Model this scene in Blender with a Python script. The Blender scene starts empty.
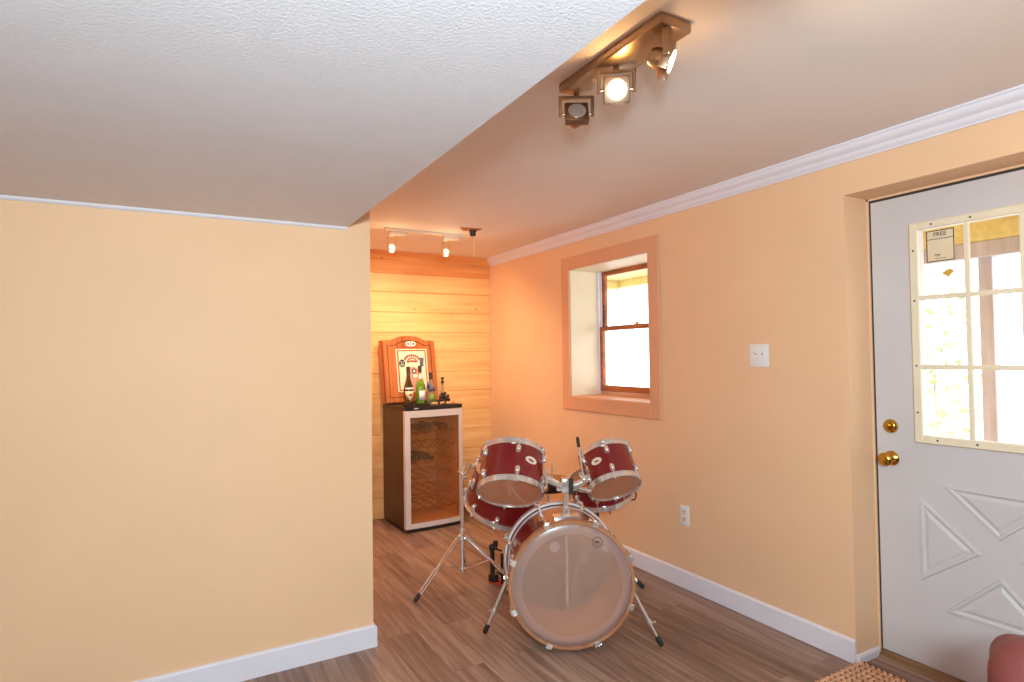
import bpy, bmesh, math, random
from mathutils import Vector, Matrix, Quaternion
random.seed(7)
PI = math.pi
sc = bpy.context.scene
C = sc.collection

# ------------------------------------------------------------------ materials
def lin(c):
    return tuple(((v/255)/12.92 if v/255 <= .04045 else ((v/255+.055)/1.055)**2.4) for v in c)

def newmat(name):
    m = bpy.data.materials.new(name); m.use_nodes = True
    nt = m.node_tree; nt.nodes.clear()
    out = nt.nodes.new('ShaderNodeOutputMaterial')
    return m, nt, out

def mat(name, col, rough=.5, metal=0., var=.04, scale=8., bump=0., bscale=60., coat=0., spec=.5, stretch=None, bdist=.004):
    m, nt, out = newmat(name)
    b = nt.nodes.new('ShaderNodeBsdfPrincipled')
    nt.links.new(b.outputs[0], out.inputs[0])
    b.inputs['Roughness'].default_value = rough; b.inputs['Metallic'].default_value = metal
    b.inputs['Coat Weight'].default_value = coat; b.inputs['Coat Roughness'].default_value = .06
    b.inputs['Specular IOR Level'].default_value = spec
    tc = nt.nodes.new('ShaderNodeTexCoord'); mp = nt.nodes.new('ShaderNodeMapping')
    nt.links.new(tc.outputs['Object'], mp.inputs[0])
    if stretch: mp.inputs['Scale'].default_value = stretch
    nz = nt.nodes.new('ShaderNodeTexNoise'); nz.inputs['Scale'].default_value = scale; nz.inputs['Detail'].default_value = 5
    nt.links.new(mp.outputs[0], nz.inputs['Vector'])
    rp = nt.nodes.new('ShaderNodeValToRGB')
    c = lin(col)
    rp.color_ramp.elements[0].position = .3; rp.color_ramp.elements[1].position = .7
    rp.color_ramp.elements[0].color = (*[max(0, x*(1-var*2)) for x in c], 1)
    rp.color_ramp.elements[1].color = (*[min(1, x*(1+var)) for x in c], 1)
    nt.links.new(nz.outputs['Fac'], rp.inputs[0]); nt.links.new(rp.outputs[0], b.inputs['Base Color'])
    if bump:
        n2 = nt.nodes.new('ShaderNodeTexNoise'); n2.inputs['Scale'].default_value = bscale; n2.inputs['Detail'].default_value = 4
        nt.links.new(tc.outputs['Object'], n2.inputs['Vector'])
        bp = nt.nodes.new('ShaderNodeBump'); bp.inputs['Strength'].default_value = bump; bp.inputs['Distance'].default_value = bdist
        nt.links.new(n2.outputs['Fac'], bp.inputs['Height']); nt.links.new(bp.outputs[0], b.inputs['Normal'])
    return m

def emis(name, col, strength):
    m, nt, out = newmat(name)
    e = nt.nodes.new('ShaderNodeEmission'); e.inputs[0].default_value = (*lin(col), 1); e.inputs[1].default_value = strength
    nt.links.new(e.outputs[0], out.inputs[0]); return m

def clear(name, col, gloss=.08, rough=.02, film=0., filmcol=(230, 220, 215), filmrough=.5):
    """thin see-through sheet: transparent, a diffuse film share, and a gloss share"""
    m, nt, out = newmat(name)
    t = nt.nodes.new('ShaderNodeBsdfTransparent'); t.inputs[0].default_value = (*lin(col), 1)
    g = nt.nodes.new('ShaderNodeBsdfGlossy'); g.inputs['Roughness'].default_value = rough
    lw = nt.nodes.new('ShaderNodeLayerWeight'); lw.inputs[0].default_value = .5
    pw = nt.nodes.new('ShaderNodeMath'); pw.operation = 'POWER'; pw.inputs[1].default_value = 5; nt.links.new(lw.outputs['Facing'], pw.inputs[0])
    mx = nt.nodes.new('ShaderNodeMixShader')
    last = t
    if film:
        d = nt.nodes.new('ShaderNodeBsdfPrincipled'); d.inputs['Base Color'].default_value = (*lin(filmcol), 1); d.inputs['Roughness'].default_value = filmrough
        d.inputs['Specular IOR Level'].default_value = .2
        tl = nt.nodes.new('ShaderNodeBsdfTranslucent'); tl.inputs[0].default_value = (*lin(filmcol), 1)
        m0 = nt.nodes.new('ShaderNodeMixShader'); m0.inputs[0].default_value = .35
        nt.links.new(d.outputs[0], m0.inputs[1]); nt.links.new(tl.outputs[0], m0.inputs[2])
        m1 = nt.nodes.new('ShaderNodeMixShader'); m1.inputs[0].default_value = film
        nt.links.new(t.outputs[0], m1.inputs[1]); nt.links.new(m0.outputs[0], m1.inputs[2])
        last = m1
    ml = nt.nodes.new('ShaderNodeMath'); ml.operation = 'MULTIPLY_ADD'; ml.inputs[1].default_value = .8; ml.inputs[2].default_value = gloss
    ml.use_clamp = True
    nt.links.new(pw.outputs[0], ml.inputs[0]); nt.links.new(ml.outputs[0], mx.inputs[0])
    nt.links.new(last.outputs[0], mx.inputs[1]); nt.links.new(g.outputs[0], mx.inputs[2])
    nt.links.new(mx.outputs[0], out.inputs[0]); return m

def floor_mat():
    m, nt, out = newmat('floor planks')
    L = nt.links.new; N = nt.nodes.new
    b = N('ShaderNodeBsdfPrincipled'); L(b.outputs[0], out.inputs[0])
    tc = N('ShaderNodeTexCoord'); mp = N('ShaderNodeMapping'); mp.inputs['Rotation'].default_value = (0, 0, PI/2)
    L(tc.outputs['Object'], mp.inputs[0])
    br = N('ShaderNodeTexBrick'); br.inputs['Scale'].default_value = 1; br.inputs['Brick Width'].default_value = 1.22; br.inputs['Row Height'].default_value = .152
    br.inputs['Mortar Size'].default_value = .0008; br.inputs['Mortar Smooth'].default_value = 0.1; br.offset = .37; br.inputs['Bias'].default_value = 0
    br.inputs['Color1'].default_value = (0, 0, 0, 1); br.inputs['Color2'].default_value = (1, 1, 1, 1); br.inputs['Mortar'].default_value = (.5, .5, .5, 1)
    L(mp.outputs[0], br.inputs['Vector'])
    # shift the grain on every plank
    sx = N('ShaderNodeSeparateXYZ'); L(tc.outputs['Object'], sx.inputs[0])
    ad = N('ShaderNodeMath'); ad.operation = 'MULTIPLY_ADD'; ad.inputs[1].default_value = 9.0
    L(br.outputs['Color'], ad.inputs[0]); L(sx.outputs['Y'], ad.inputs[2])
    cx = N('ShaderNodeCombineXYZ'); L(sx.outputs['X'], cx.inputs[0]); L(ad.outputs[0], cx.inputs[1]); L(br.outputs['Color'], cx.inputs[2])
    m2 = N('ShaderNodeMapping'); m2.inputs['Scale'].default_value = (22, 1.3, 5); L(cx.outputs[0], m2.inputs[0])
    nz = N('ShaderNodeTexNoise'); nz.inputs['Scale'].default_value = 1.5; nz.inputs['Detail'].default_value = 8; nz.inputs['Roughness'].default_value = .6; nz.inputs['Distortion'].default_value = .45
    L(m2.outputs[0], nz.inputs['Vector'])
    mm = N('ShaderNodeMix'); mm.data_type = 'FLOAT'; mm.inputs[0].default_value = .17
    L(nz.outputs['Fac'], mm.inputs[2]); L(br.outputs['Color'], mm.inputs[3])
    rp = N('ShaderNodeValToRGB'); e = rp.color_ramp.elements
    e[0].position = .27; e[0].color = (*lin((98, 72, 60)), 1); e[1].position = .74; e[1].color = (*lin((180, 150, 132)), 1)
    x = rp.color_ramp.elements.new(.47); x.color = (*lin((136, 106, 91)), 1)
    L(mm.outputs[0], rp.inputs[0])
    mx = N('ShaderNodeMix'); mx.data_type = 'RGBA'; mx.inputs[7].default_value = (*lin((98, 74, 62)), 1)
    L(br.outputs['Fac'], mx.inputs[0]); L(rp.outputs[0], mx.inputs[6]); L(mx.outputs[2], b.inputs['Base Color'])
    b.inputs['Roughness'].default_value = .42; b.inputs['Specular IOR Level'].default_value = .35
    bp = N('ShaderNodeBump'); bp.inputs['Strength'].default_value = .12; bp.inputs['Distance'].default_value = .002
    L(nz.outputs['Fac'], bp.inputs['Height']); L(bp.outputs[0], b.inputs['Normal'])
    return m

def wood(name, dark, light, scale=(1, 22, 22), knots=False, rough=.45, contrast=(.3, .72)):
    m, nt, out = newmat(name)
    L = nt.links.new; N = nt.nodes.new
    b = N('ShaderNodeBsdfPrincipled'); L(b.outputs[0], out.inputs[0]); b.inputs['Roughness'].default_value = rough
    tc = N('ShaderNodeTexCoord'); mp = N('ShaderNodeMapping'); mp.inputs['Scale'].default_value = scale; L(tc.outputs['Object'], mp.inputs[0])
    nz = N('ShaderNodeTexNoise'); nz.inputs['Scale'].default_value = 1.3; nz.inputs['Detail'].default_value = 6; nz.inputs['Distortion'].default_value = .6
    L(mp.outputs[0], nz.inputs['Vector'])
    rp = N('ShaderNodeValToRGB'); e = rp.color_ramp.elements
    e[0].position = contrast[0]; e[0].color = (*lin(dark), 1); e[1].position = contrast[1]; e[1].color = (*lin(light), 1)
    L(nz.outputs['Fac'], rp.inputs[0]); last = rp.outputs[0]
    if knots:
        k = N('ShaderNodeMapping'); k.inputs['Scale'].default_value = (2.6, 1, 5.65); k.inputs['Location'].default_value = (.3, 0, .2); L(tc.outputs['Object'], k.inputs[0])
        v = N('ShaderNodeTexVoronoi'); v.inputs['Scale'].default_value = 1.6; L(k.outputs[0], v.inputs['Vector'])
        r2 = N('ShaderNodeValToRGB'); e = r2.color_ramp.elements
        e[0].position = .02; e[0].color = (1, 1, 1, 1); e[1].position = .07; e[1].color = (0, 0, 0, 1)
        L(v.outputs['Distance'], r2.inputs[0])
        mx = N('ShaderNodeMix'); mx.data_type = 'RGBA'; mx.inputs[7].default_value = (*lin((120, 68, 34)), 1)
        L(r2.outputs[0], mx.inputs[0]); L(last, mx.inputs[6]); last = mx.outputs[2]
    L(last, b.inputs['Base Color'])
    return m

M = {}
M['paint'] = mat('warm yellow paint', (238, 194, 154), .6, var=.012, scale=3, bump=.05, bscale=180, spec=.3)
M['soffit'] = mat('stippled white ceiling paint', (232, 228, 234), .8, var=.01, bump=.34, bscale=130, spec=.2, bdist=.004)
M['ceiling'] = mat('smooth ceiling paint', (236, 226, 222), .7, var=.012, scale=2, spec=.3)
M['trim'] = mat('white trim paint', (232, 226, 234), .4, var=.012)
M['casing'] = mat('peach casing paint', (226, 166, 128), .5, var=.015)
M['door'] = mat('off white door paint', (210, 202, 202), .45, var=.015, scale=4)
M['cream'] = mat('cream plastic', (240, 224, 196), .45, var=.02)
M['floor'] = floor_mat()
M['pine'] = wood('knotty pine', (228, 172, 110), (245, 202, 140), (1, 20, 14), knots=True)
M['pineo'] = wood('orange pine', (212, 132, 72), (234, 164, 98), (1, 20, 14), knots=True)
M['stain'] = wood('orange stained wood', (142, 70, 30), (200, 118, 62), (20, 2, 20))
M['oak'] = wood('reddish oak', (150, 74, 34), (206, 122, 66), (22, 22, 1.5))
M['oakd'] = wood('dark oak groove', (70, 32, 16), (96, 48, 24), (22, 22, 1.5))
M['threshold'] = wood('worn threshold wood', (96, 66, 46), (176, 132, 92), (20, 2, 20))
M['burg'] = mat('burgundy lacquer', (124, 20, 26), .18, var=.08, scale=5, coat=.7)
M['chrome'] = mat('chrome', (236, 232, 228), .15, metal=.78, var=.01)
M['steel'] = mat('brushed nickel', (176, 150, 126), .34, metal=1., var=.03, scale=20)
M['hoopw'] = wood('maple hoop', (160, 102, 66), (188, 132, 94), (8, 8, 8))
M['shellin'] = wood('bare shell ply', (206, 150, 108), (232, 182, 140), (4, 4, 14))
M['rubber'] = mat('black rubber', (26, 24, 24), .6, var=.1)
M['black'] = mat('black satin metal', (30, 27, 26), .4, var=.1)
M['skin'] = clear('smoky drum film', (240, 228, 220), gloss=.04, rough=.25, film=.29, filmcol=(255, 226, 208))
M['skinrim'] = clear('frosted drum film', (240, 228, 220), gloss=.04, rough=.25, film=.36, filmcol=(255, 230, 222))
M['skintom'] = clear('amber drum film', (226, 190, 166), gloss=.12, rough=.08, film=.72, filmcol=(250, 190, 150))
M['skinw'] = clear('clear batter film', (226, 218, 212), gloss=.05, rough=.15, film=.35, filmcol=(206, 186, 172))
M['white'] = mat('white plastic', (236, 230, 228), .4, var=.01)
M['grey'] = mat('grey plastic', (168, 158, 156), .5, var=.02)
M['ivory'] = mat('badge ivory', (232, 214, 196), .35, var=.02)
M['ink'] = mat('dark print', (62, 54, 52), .6, var=.05)
M['brass'] = mat('polished brass', (206, 158, 66), .2, metal=1., var=.03)
M['glass'] = clear('window glass', (250, 252, 252), gloss=.05, rough=.01)
M['smoke'] = clear('bronze glass with reflection film', (232, 190, 144), gloss=.06, rough=.03, film=.16, filmcol=(220, 164, 112))  # bronze tint; the diffuse film paints in the room's warm reflection
M['cooler'] = wood('brown laminate', (54, 32, 20), (76, 46, 30), (22, 22, 1.2), rough=.35)
M['coolerblack'] = mat('black plastic fascia', (34, 28, 26), .35, var=.05)
M['silver'] = mat('silver door frame', (222, 214, 212), .4, metal=.2, var=.02)
M['liner'] = mat('cooler liner', (240, 206, 168), .5, var=.03)
M['wire'] = mat('rack wire', (168, 120, 82), .35, metal=.6, var=.05)
M['bglass'] = mat('dark bottle glass', (34, 24, 18), .12, var=.1, coat=.5)
M['brglass'] = mat('brown green bottle glass', (70, 52, 22), .1, var=.1, coat=.6)
M['grglass'] = mat('green bottle glass', (104, 150, 40), .1, var=.08, coat=.6)
M['pinkglass'] = mat('rose bottle glass', (222, 150, 124), .12, var=.06, coat=.6)
M['clglass'] = clear('clear bottle glass', (236, 236, 226), gloss=.12, rough=.02, film=.25, filmcol=(214, 208, 196))
M['labelc'] = mat('cream label', (236, 212, 178), .6, var=.04)
M['labelw'] = mat('white label', (238, 234, 236), .6, var=.03)
M['labelg'] = mat('green label', (110, 176, 60), .6, var=.08)
M['labelb'] = mat('blue label', (78, 100, 160), .5, var=.06)
M['capw'] = mat('white cap', (236, 232, 226), .4, var=.02)
M['red'] = mat('red print', (186, 70, 58), .6, var=.1)
M['pink'] = mat('pink print', (226, 158, 138), .6, var=.08, scale=40)
M['poster'] = mat('cream poster paper', (242, 232, 206), .6, var=.02)
M['bluegrey'] = mat('blue grey print', (96, 100, 124), .6, var=.2, scale=60)
M['berry'] = mat('dark dried berries', (58, 38, 32), .5, var=.3, scale=40)
M['cork'] = mat('cork', (206, 160, 112), .8, var=.1, scale=60)
M['tan'] = mat('tan vinyl', (170, 112, 68), .55, var=.05)
M['dkvinyl'] = mat('dark red vinyl', (64, 22, 20), .5, var=.06)
M['redplastic'] = mat('red plate', (196, 62, 40), .5, var=.05)
M['leather'] = mat('dusty red leather', (122, 58, 55), .5, var=.09, scale=12, bump=.25, bscale=50)
M['jute'] = mat('woven jute', (222, 168, 130), .85, var=.2, scale=70, bump=.3, bscale=220)
M['jutedark'] = mat('jute backing', (120, 76, 48), .9, var=.1, scale=40)
M['bulb'] = emis('lit halogen bulb', (255, 196, 96), 24)
M['bulbsoft'] = emis('lit halogen bulb seen aslant', (255, 236, 200), 5)
M['bulbsmall'] = emis('lit track bulb', (255, 236, 204), 1.6)
M['led'] = emis('green indicator', (210, 230, 60), 1.2)
M['deckwood'] = wood('porch boards', (206, 190, 124), (226, 212, 150), (2, 20, 20))
M['postwood'] = wood('weathered post', (164, 154, 158), (186, 178, 182), (20, 20, 2))
M['ground'] = mat('pale gravel ground', (206, 204, 198), .9, var=.08, scale=20)
M['leaf'] = mat('pale green leaves', (190, 200, 150), .6, var=.2, scale=9)
M['bark'] = mat('grey bark', (208, 204, 186), .8, var=.15)
M['amber'] = mat('amber sticker', (222, 170, 70), .5, var=.04)
M['chain'] = mat('pale cord', (236, 214, 190), .6, var=.02)
M['track'] = mat('white enamel track', (214, 196, 176), .45, var=.02)

# ------------------------------------------------------------------ mesh helper
class MB:
    def __init__(s): s.bm = bmesh.new(); s.mi = 0
    def _m(s, fs):
        for f in fs: f.material_index = s.mi
    def box(s, x0, x1, y0, y1, z0, z1, bev=0., seg=2, mx=None):
        r = bmesh.ops.create_cube(s.bm, size=1.0); vs = r['verts']
        for v in vs: v.co = Vector((x0+(v.co.x+.5)*(x1-x0), y0+(v.co.y+.5)*(y1-y0), z0+(v.co.z+.5)*(z1-z0)))
        fs = set(f for v in vs for f in v.link_faces)
        if bev:
            es = list(set(e for v in vs for e in v.link_edges))
            rr = bmesh.ops.bevel(s.bm, geom=es, offset=bev, segments=seg, affect='EDGES', profile=.5)
            vs = list(set(rr['verts']) | set(v for v in vs if v.is_valid)); fs = set(f for v in vs for f in v.link_faces)
        if mx is not None:
            for v in set(v for f in fs for v in f.verts): v.co = mx @ v.co
        s._m(fs); return s
    def ring(s, pts): return [s.bm.verts.new(p) for p in pts]
    def bridge(s, a, b, closed=True):
        n = len(a); fs = []
        for i in range(n if closed else n-1):
            j = (i+1) % n
            fs.append(s.bm.faces.new((a[i], a[j], b[j], b[i])))
        s._m(fs)
    def cap(s, a, rev=False):
        f = s.bm.faces.new(a[::-1] if rev else a); s._m([f])
    def tube(s, pts, r, seg=8, caps=True, closed=False):
        pts = [Vector(p) for p in pts]; n = len(pts)
        rs = r if isinstance(r, (list, tuple)) else [r]*n
        rings = []; up = None
        for i, p in enumerate(pts):
            if closed: t = (pts[(i+1) % n]-pts[i-1]).normalized()
            else: t = ((pts[min(i+1, n-1)]-pts[max(i-1, 0)])).normalized()
            if up is None:
                h = Vector((0, 0, 1)) if abs(t.z) < .9 else Vector((1, 0, 0)); u = t.cross(h).normalized()
            else:
                u = (up - t*up.dot(t)).normalized()
            up = u; v = t.cross(u)
            rings.append(s.ring([p+rs[i]*(math.cos(2*PI*k/seg)*u+math.sin(2*PI*k/seg)*v) for k in range(seg)]))
        for a, b in zip(rings, rings[1:]): s.bridge(a, b)
        if closed: s.bridge(rings[-1], rings[0])
        elif caps: s.cap(rings[0], True); s.cap(rings[-1])
        return s
    def cyl(s, p0, p1, r0, r1=None, seg=20): return s.tube([p0, p1], [r0, r0 if r1 is None else r1], seg)
    def lathe(s, prof, seg=32, mx=None, closed=False, caps=True):
        """prof: list of (r, z); turned about z"""
        rings = []
        for r, z in prof:
            if r < 1e-6: rings.append([s.bm.verts.new((mx @ Vector((0, 0, z))) if mx is not None else (0, 0, z))])
            else:
                ps = [Vector((r*math.cos(2*PI*k/seg), r*math.sin(2*PI*k/seg), z)) for k in range(seg)]
                rings.append(s.ring([mx @ p if mx is not None else p for p in ps]))
        pairs = list(zip(rings, rings[1:])) + ([(rings[-1], rings[0])] if closed else [])
        for a, b in pairs:
            if len(a) == 1 and len(b) > 1:
                s._m([s.bm.faces.new((a[0], b[(i+1) % seg], b[i])) for i in range(seg)])
            elif len(b) == 1 and len(a) > 1:
                s._m([s.bm.faces.new((a[i], a[(i+1) % seg], b[0])) for i in range(seg)])
            elif len(a) > 1: s.bridge(a, b)
        if caps and not closed:
            if len(rings[0]) > 1: s.cap(rings[0], True)
            if len(rings[-1]) > 1: s.cap(rings[-1])
        return s
    def prism(s, outline, fn, d0, d1):
        """outline list of (a, b); fn(a, b, d) -> point"""
        a = s.ring([fn(u, v, d0) for u, v in outline]); b = s.ring([fn(u, v, d1) for u, v in outline])
        s.bridge(a, b); s.cap(a, True); s.cap(b); return s
    def ball(s, c, r, seg=10, sc=(1, 1, 1), mx=None):
        mx = (mx if mx is not None else Matrix.Identity(4)) @ Matrix.Translation(c) @ Matrix.Diagonal((sc[0], sc[1], sc[2], 1))
        n = max(4, seg//2)
        return s.lathe([(r*math.sin(PI*i/n), -r*math.cos(PI*i/n)) for i in range(n+1)], seg, mx)
    def build(s, name, mats, parent=None, smooth=True, angle=35):
        bmesh.ops.recalc_face_normals(s.bm, faces=s.bm.faces[:])
        me = bpy.data.meshes.new(name); s.bm.to_mesh(me); s.bm.free()
        for m in (mats if isinstance(mats, (list, tuple)) else [mats]): me.materials.append(m)
        if smooth:
            me.polygons.foreach_set('use_smooth', [True]*len(me.polygons))
            try: me.set_sharp_from_angle(angle=math.radians(angle))
            except Exception: pass
        o = bpy.data.objects.new(name, me); C.objects.link(o)
        if parent: o.parent = parent
        return o

def tag(o, label=None, cat=None, group=None, kind=None):
    if label: o['label'] = label
    if cat: o['category'] = cat
    if group: o['group'] = group
    if kind: o['kind'] = kind
    return o
def empty(name, loc, rot=None):
    e = bpy.data.objects.new(name, None); C.objects.link(e); e.location = loc; e.empty_display_size = .05
    if rot is not None:
        if isinstance(rot, Quaternion): e.rotation_mode = 'QUATERNION'; e.rotation_quaternion = rot
        else: e.rotation_euler = rot
    return e
def struct(o): o['kind'] = 'structure'; return o
def P(a, b): # polar point
    return (a*math.cos(b), a*math.sin(b))
def up_quat(n): return Vector((0, 0, 1)).rotation_difference(Vector(n).normalized())

# ------------------------------------------------------------------ dimensions
XR, XO, YL, YB, ZC, ZS, XS, XE = 2.62, 2.98, 2.852, 5.03, 2.295, 2.0, .724, .835
X0, Y0 = -3.2, -3.2                       # far sides of the room behind the camera
WY0, WY1, WZ0, WZ1 = 2.850, 3.721, 1.064, 2.028       # window opening
DY0, DY1, DZ1 = .60, 1.58, 2.075          # door opening

# ------------------------------------------------------------------ room shell
o = MB().box(X0-.1, XR+.5, Y0-.1, YB+.1, -.1, 0).build('floor', M['floor'], smooth=False); struct(o)
o = MB().box(XS, XO, Y0, YB+.1, ZC, ZC+.1).build('ceiling', M['ceiling'], smooth=False); struct(o)
o = MB().box(X0, XS, Y0, YL, ZS, ZC+.1).build('ceiling_low', M['soffit'], smooth=False); struct(o)
w = MB()
for y0, y1, z0, z1 in ((Y0, DY0, 0, ZC), (DY0, DY1, DZ1, ZC), (DY1, WY0, 0, ZC), (WY0, WY1, 0, WZ0), (WY0, WY1, WZ1, ZC), (WY1, YB+.1, 0, ZC)):
    w.box(XR, XO, y0, y1, z0, z1)
bmesh.ops.remove_doubles(w.bm, verts=w.bm.verts[:], dist=1e-5)
struct(w.build('wall_right', M['paint'], smooth=False))
w = MB(); w.box(X0, XE, YL, YB+.1, 0, ZC+.1)
struct(w.build('wall_left', M['paint'], smooth=False))
struct(MB().box(X0-.1, X0, Y0, YL, 0, ZC+.1).build('wall_far_left', M['paint'], smooth=False))
struct(MB().box(X0-.1, XO, Y0-.1, Y0, 0, ZC+.1).build('wall_rear', M['paint'], smooth=False))
# pine boarded back wall: tongue and groove boards 17.7 cm apart
w = MB(); w.box(XE, XR, YB+.012, YB+.1, 0, ZC)
for k in range(13):
    z0, z1 = .177*k, min(.177*(k+1), ZC)
    w.box(XE, XR, YB, YB+.03, z0+.0008, z1-.0008, bev=.004, seg=1)
struct(w.build('wall_back', M['pine'], smooth=False))
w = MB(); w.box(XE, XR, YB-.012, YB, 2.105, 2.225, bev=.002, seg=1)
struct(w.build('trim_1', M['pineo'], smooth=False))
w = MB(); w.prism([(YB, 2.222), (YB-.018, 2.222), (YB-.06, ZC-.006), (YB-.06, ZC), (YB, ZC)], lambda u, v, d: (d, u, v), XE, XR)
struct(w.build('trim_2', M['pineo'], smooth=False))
# crown on the window wall
cp = [(0, 2.219), (-.008, 2.219), (-.009, 2.226), (-.016, 2.232), (-.022, 2.243), (-.024, 2.251), (-.031, 2.256), (-.041, 2.263), (-.047, 2.275), (-.048, 2.284), (-.053, 2.286), (-.053, ZC), (0, ZC)]
w = MB(); w.prism(cp, lambda u, v, d: (XR+u, d, v), Y0, YB-.03)
struct(w.build('trim_3', M['trim'], smooth=True, ))
# quarter round under the low ceiling
w = MB(); w.prism([(0, ZS), (0, ZS-.014), (-.005, ZS-.0125), (-.010, ZS-.009), (-.013, ZS-.004), (-.014, ZS)], lambda u, v, d: (d, YL+u, v), X0, XS-.003)
struct(w.build('trim_4', M['trim']))
# baseboards
def bb(out): return [(0, 0), (out, 0), (out, .094), (out*.6, .101), (0, .103)]
w = MB(); w.prism(bb(-.014), lambda u, v, d: (d, YL+u, v), X0, XE)
w.prism(bb(.014), lambda u, v, d: (XE+u, d, v), YL-.014, YB)
struct(w.build('baseboard_left', M['trim'], smooth=False))
w = MB(); w.prism(bb(-.014), lambda u, v, d: (XR+u, d, v), DY1-.001, YB)
struct(w.build('baseboard_right', M['trim'], smooth=False))
w = MB(); w.prism([(0, 0), (-.013, 0), (-.013, .026), (-.009, .034), (0, .037)], lambda u, v, d: (d, DY1+u, v), XR+.004, 2.785)
struct(w.build('trim_5', M['trim'], smooth=False))
w = MB(); w.prism(bb(-.014), lambda u, v, d: (XR+u, d, v), Y0, DY0)
struct(w.build('baseboard_near', M['trim'], smooth=False))

# ------------------------------------------------------------------ window
def frame_ring(mb, y0, y1, z0, z1, t, x0, x1, bev=.002, tb=None, tt=None):
    tb = t if tb is None else tb; tt = t if tt is None else tt
    mb.box(x0, x1, y0, y0+t, z0, z1, bev, 1); mb.box(x0, x1, y1-t, y1, z0, z1, bev, 1)
    mb.box(x0, x1, y0+t, y1-t, z0, z0+tb, bev, 1); mb.box(x0, x1, y0+t, y1-t, z1-tt, z1, bev, 1)
    return mb
win = struct(frame_ring(MB(), 2.750, 3.806, .968, 2.114, .094, XR-.016, XR).build('window_1', M['casing'], smooth=False))
o = MB()
o.box(XR, XO-.02, WY0-.001, WY0+.012, WZ0, WZ1); o.box(XR, XO-.02, WY1-.012, WY1+.001, WZ0, WZ1); o.box(XR, XO-.02, WY0, WY1, WZ1-.012, WZ1)
o.build('jamb_liner', M['cream'], win, smooth=False)
o = MB(); o.prism([(XR, WZ0-.001), (XO-.02, WZ0-.001), (XO-.02, WZ0+.03), (2.90, WZ0+.027), (2.90, WZ0+.008), (XR, WZ0+.002)], lambda u, v, d: (u, d, v), WY0, WY1)
o.build('window_sill', M['casing'], win, smooth=False)
o = MB()
for y in (WY0+.012, WY1-.030):
    for x in (2.872, 2.900, 2.928): o.box(x, x+.010, y, y+.018, WZ0+.028, WZ1-.012, .001, 1)
    o.box(2.868, 2.958, y+(.013 if y > 3 else 0), y+(.018 if y > 3 else .005), WZ0+.028, WZ1-.012)
o.build('sash_track', M['trim'], win, smooth=False)
zm = 1.575
sl = frame_ring(MB(), WY0+.022, WY1-.022, WZ0+.030, zm+.012, .034, 2.884, 2.912, .003, tb=.045, tt=.03).build('lower_sash', M['stain'], win, smooth=False)
MB().box(2.896, 2.899, WY0+.05, WY1-.05, WZ0+.07, zm-.01).build('pane', M['glass'], sl, smooth=False)
su = frame_ring(MB(), WY0+.022, WY1-.022, zm-.012, WZ1-.012, .034, 2.914, 2.942, .003, tb=.03, tt=.034).build('upper_sash', M['stain'], win, smooth=False)
MB().box(2.926, 2.929, WY0+.05, WY1-.05, zm+.01, WZ1-.04).build('pane', M['glass'], su, smooth=False)
o = MB().box(2.886, 2.91, 3.25, 3.31, zm+.012, zm+.018, .002, 1); o.cyl((2.898, 3.28, zm+.018), (2.898, 3.28, zm+.028), .011, .008, 12); o.box(2.893, 2.903, 3.265, 3.325, zm+.024, zm+.032, .002, 1)
o.build('sash_lock', M['brass'], win)

# ------------------------------------------------------------------ door
DX = 2.80; LY0, LY1 = .655, 1.564
def slab_relief(mb):
    a, b, c2, d = .815, 1.368, 1.009, 1.895
    mb.box(DX, DX+.044, LY0, LY1, .03, c2); mb.box(DX, DX+.044, LY0, LY1, d, 2.055)
    mb.box(DX, DX+.044, LY0, a, c2, d); mb.box(DX, DX+.044, b, LY1, c2, d)
    bmesh.ops.remove_doubles(mb.bm, verts=mb.bm.verts[:], dist=1e-5)
door = MB(); slab_relief(door)
door = struct(door.build('door_1', M['door'], smooth=False))
cy = 1.107
def tri_panel(pts):
    """raised triangular panel: sloped moulding ring with sunk groove, built on the leaf"""
    o = MB()
    c = Vector((sum(p[0] for p in pts)/3, sum(p[1] for p in pts)/3))
    def inset(d):
        # inset triangle by distance d
        out = []
        n = 3; area = sum(pts[i][0]*pts[(i+1) % 3][1]-pts[(i+1) % 3][0]*pts[i][1] for i in range(3)); sg = 1 if area > 0 else -1
        lines = []
        for i in range(3):
            a = Vector(pts[i]); b = Vector(pts[(i+1) % 3]); t = (b-a).normalized(); nn = Vector((-t.y, t.x))*sg
            lines.append((a+nn*d, t))
        for i in range(3):
            p, t = lines[i-1]; q, u = lines[i]
            den = t.x*u.y-t.y*u.x; k = ((q.x-p.x)*u.y-(q.y-p.y)*u.x)/den
            out.append(p+t*k)
        return out
    prof = [(0, .0005), (.004, -.007), (.013, -.0075), (.020, -.001), (.024, -.0005), (.036, -.006), (.040, -.0065)]
    rings = [o.ring([(DX+x, q.x, q.y) for q in inset(d)]) for d, x in prof]
    for a, b in zip(rings, rings[1:]): o.bridge(a, b)
    o.cap(rings[-1])
    o.build('crossbuck_panel', M['door'], door, smooth=False)
tri_panel([(1.310, .815), (.904, .815), (cy, .628)])
tri_panel([(1.395, .748), (1.395, .386), (1.168, .560)])
tri_panel([(1.310, .285), (.904, .285), (cy, .486)])
tri_panel([(.819, .748), (.819, .386), (1.046, .560)])
GY0, GY1, GZ0, GZ1 = .785, 1.398, .979, 1.925
gf = MB()
frame_ring(gf, GY0, GY1, GZ0, GZ1, .034, DX-.016, DX+.002, .004)
gf = gf.build('glazing_frame', M['cream'], door, smooth=False)
iy0, iy1, iz0, iz1 = GY0+.03, GY1-.03, GZ0+.03, GZ1-.03
o = MB()
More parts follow.
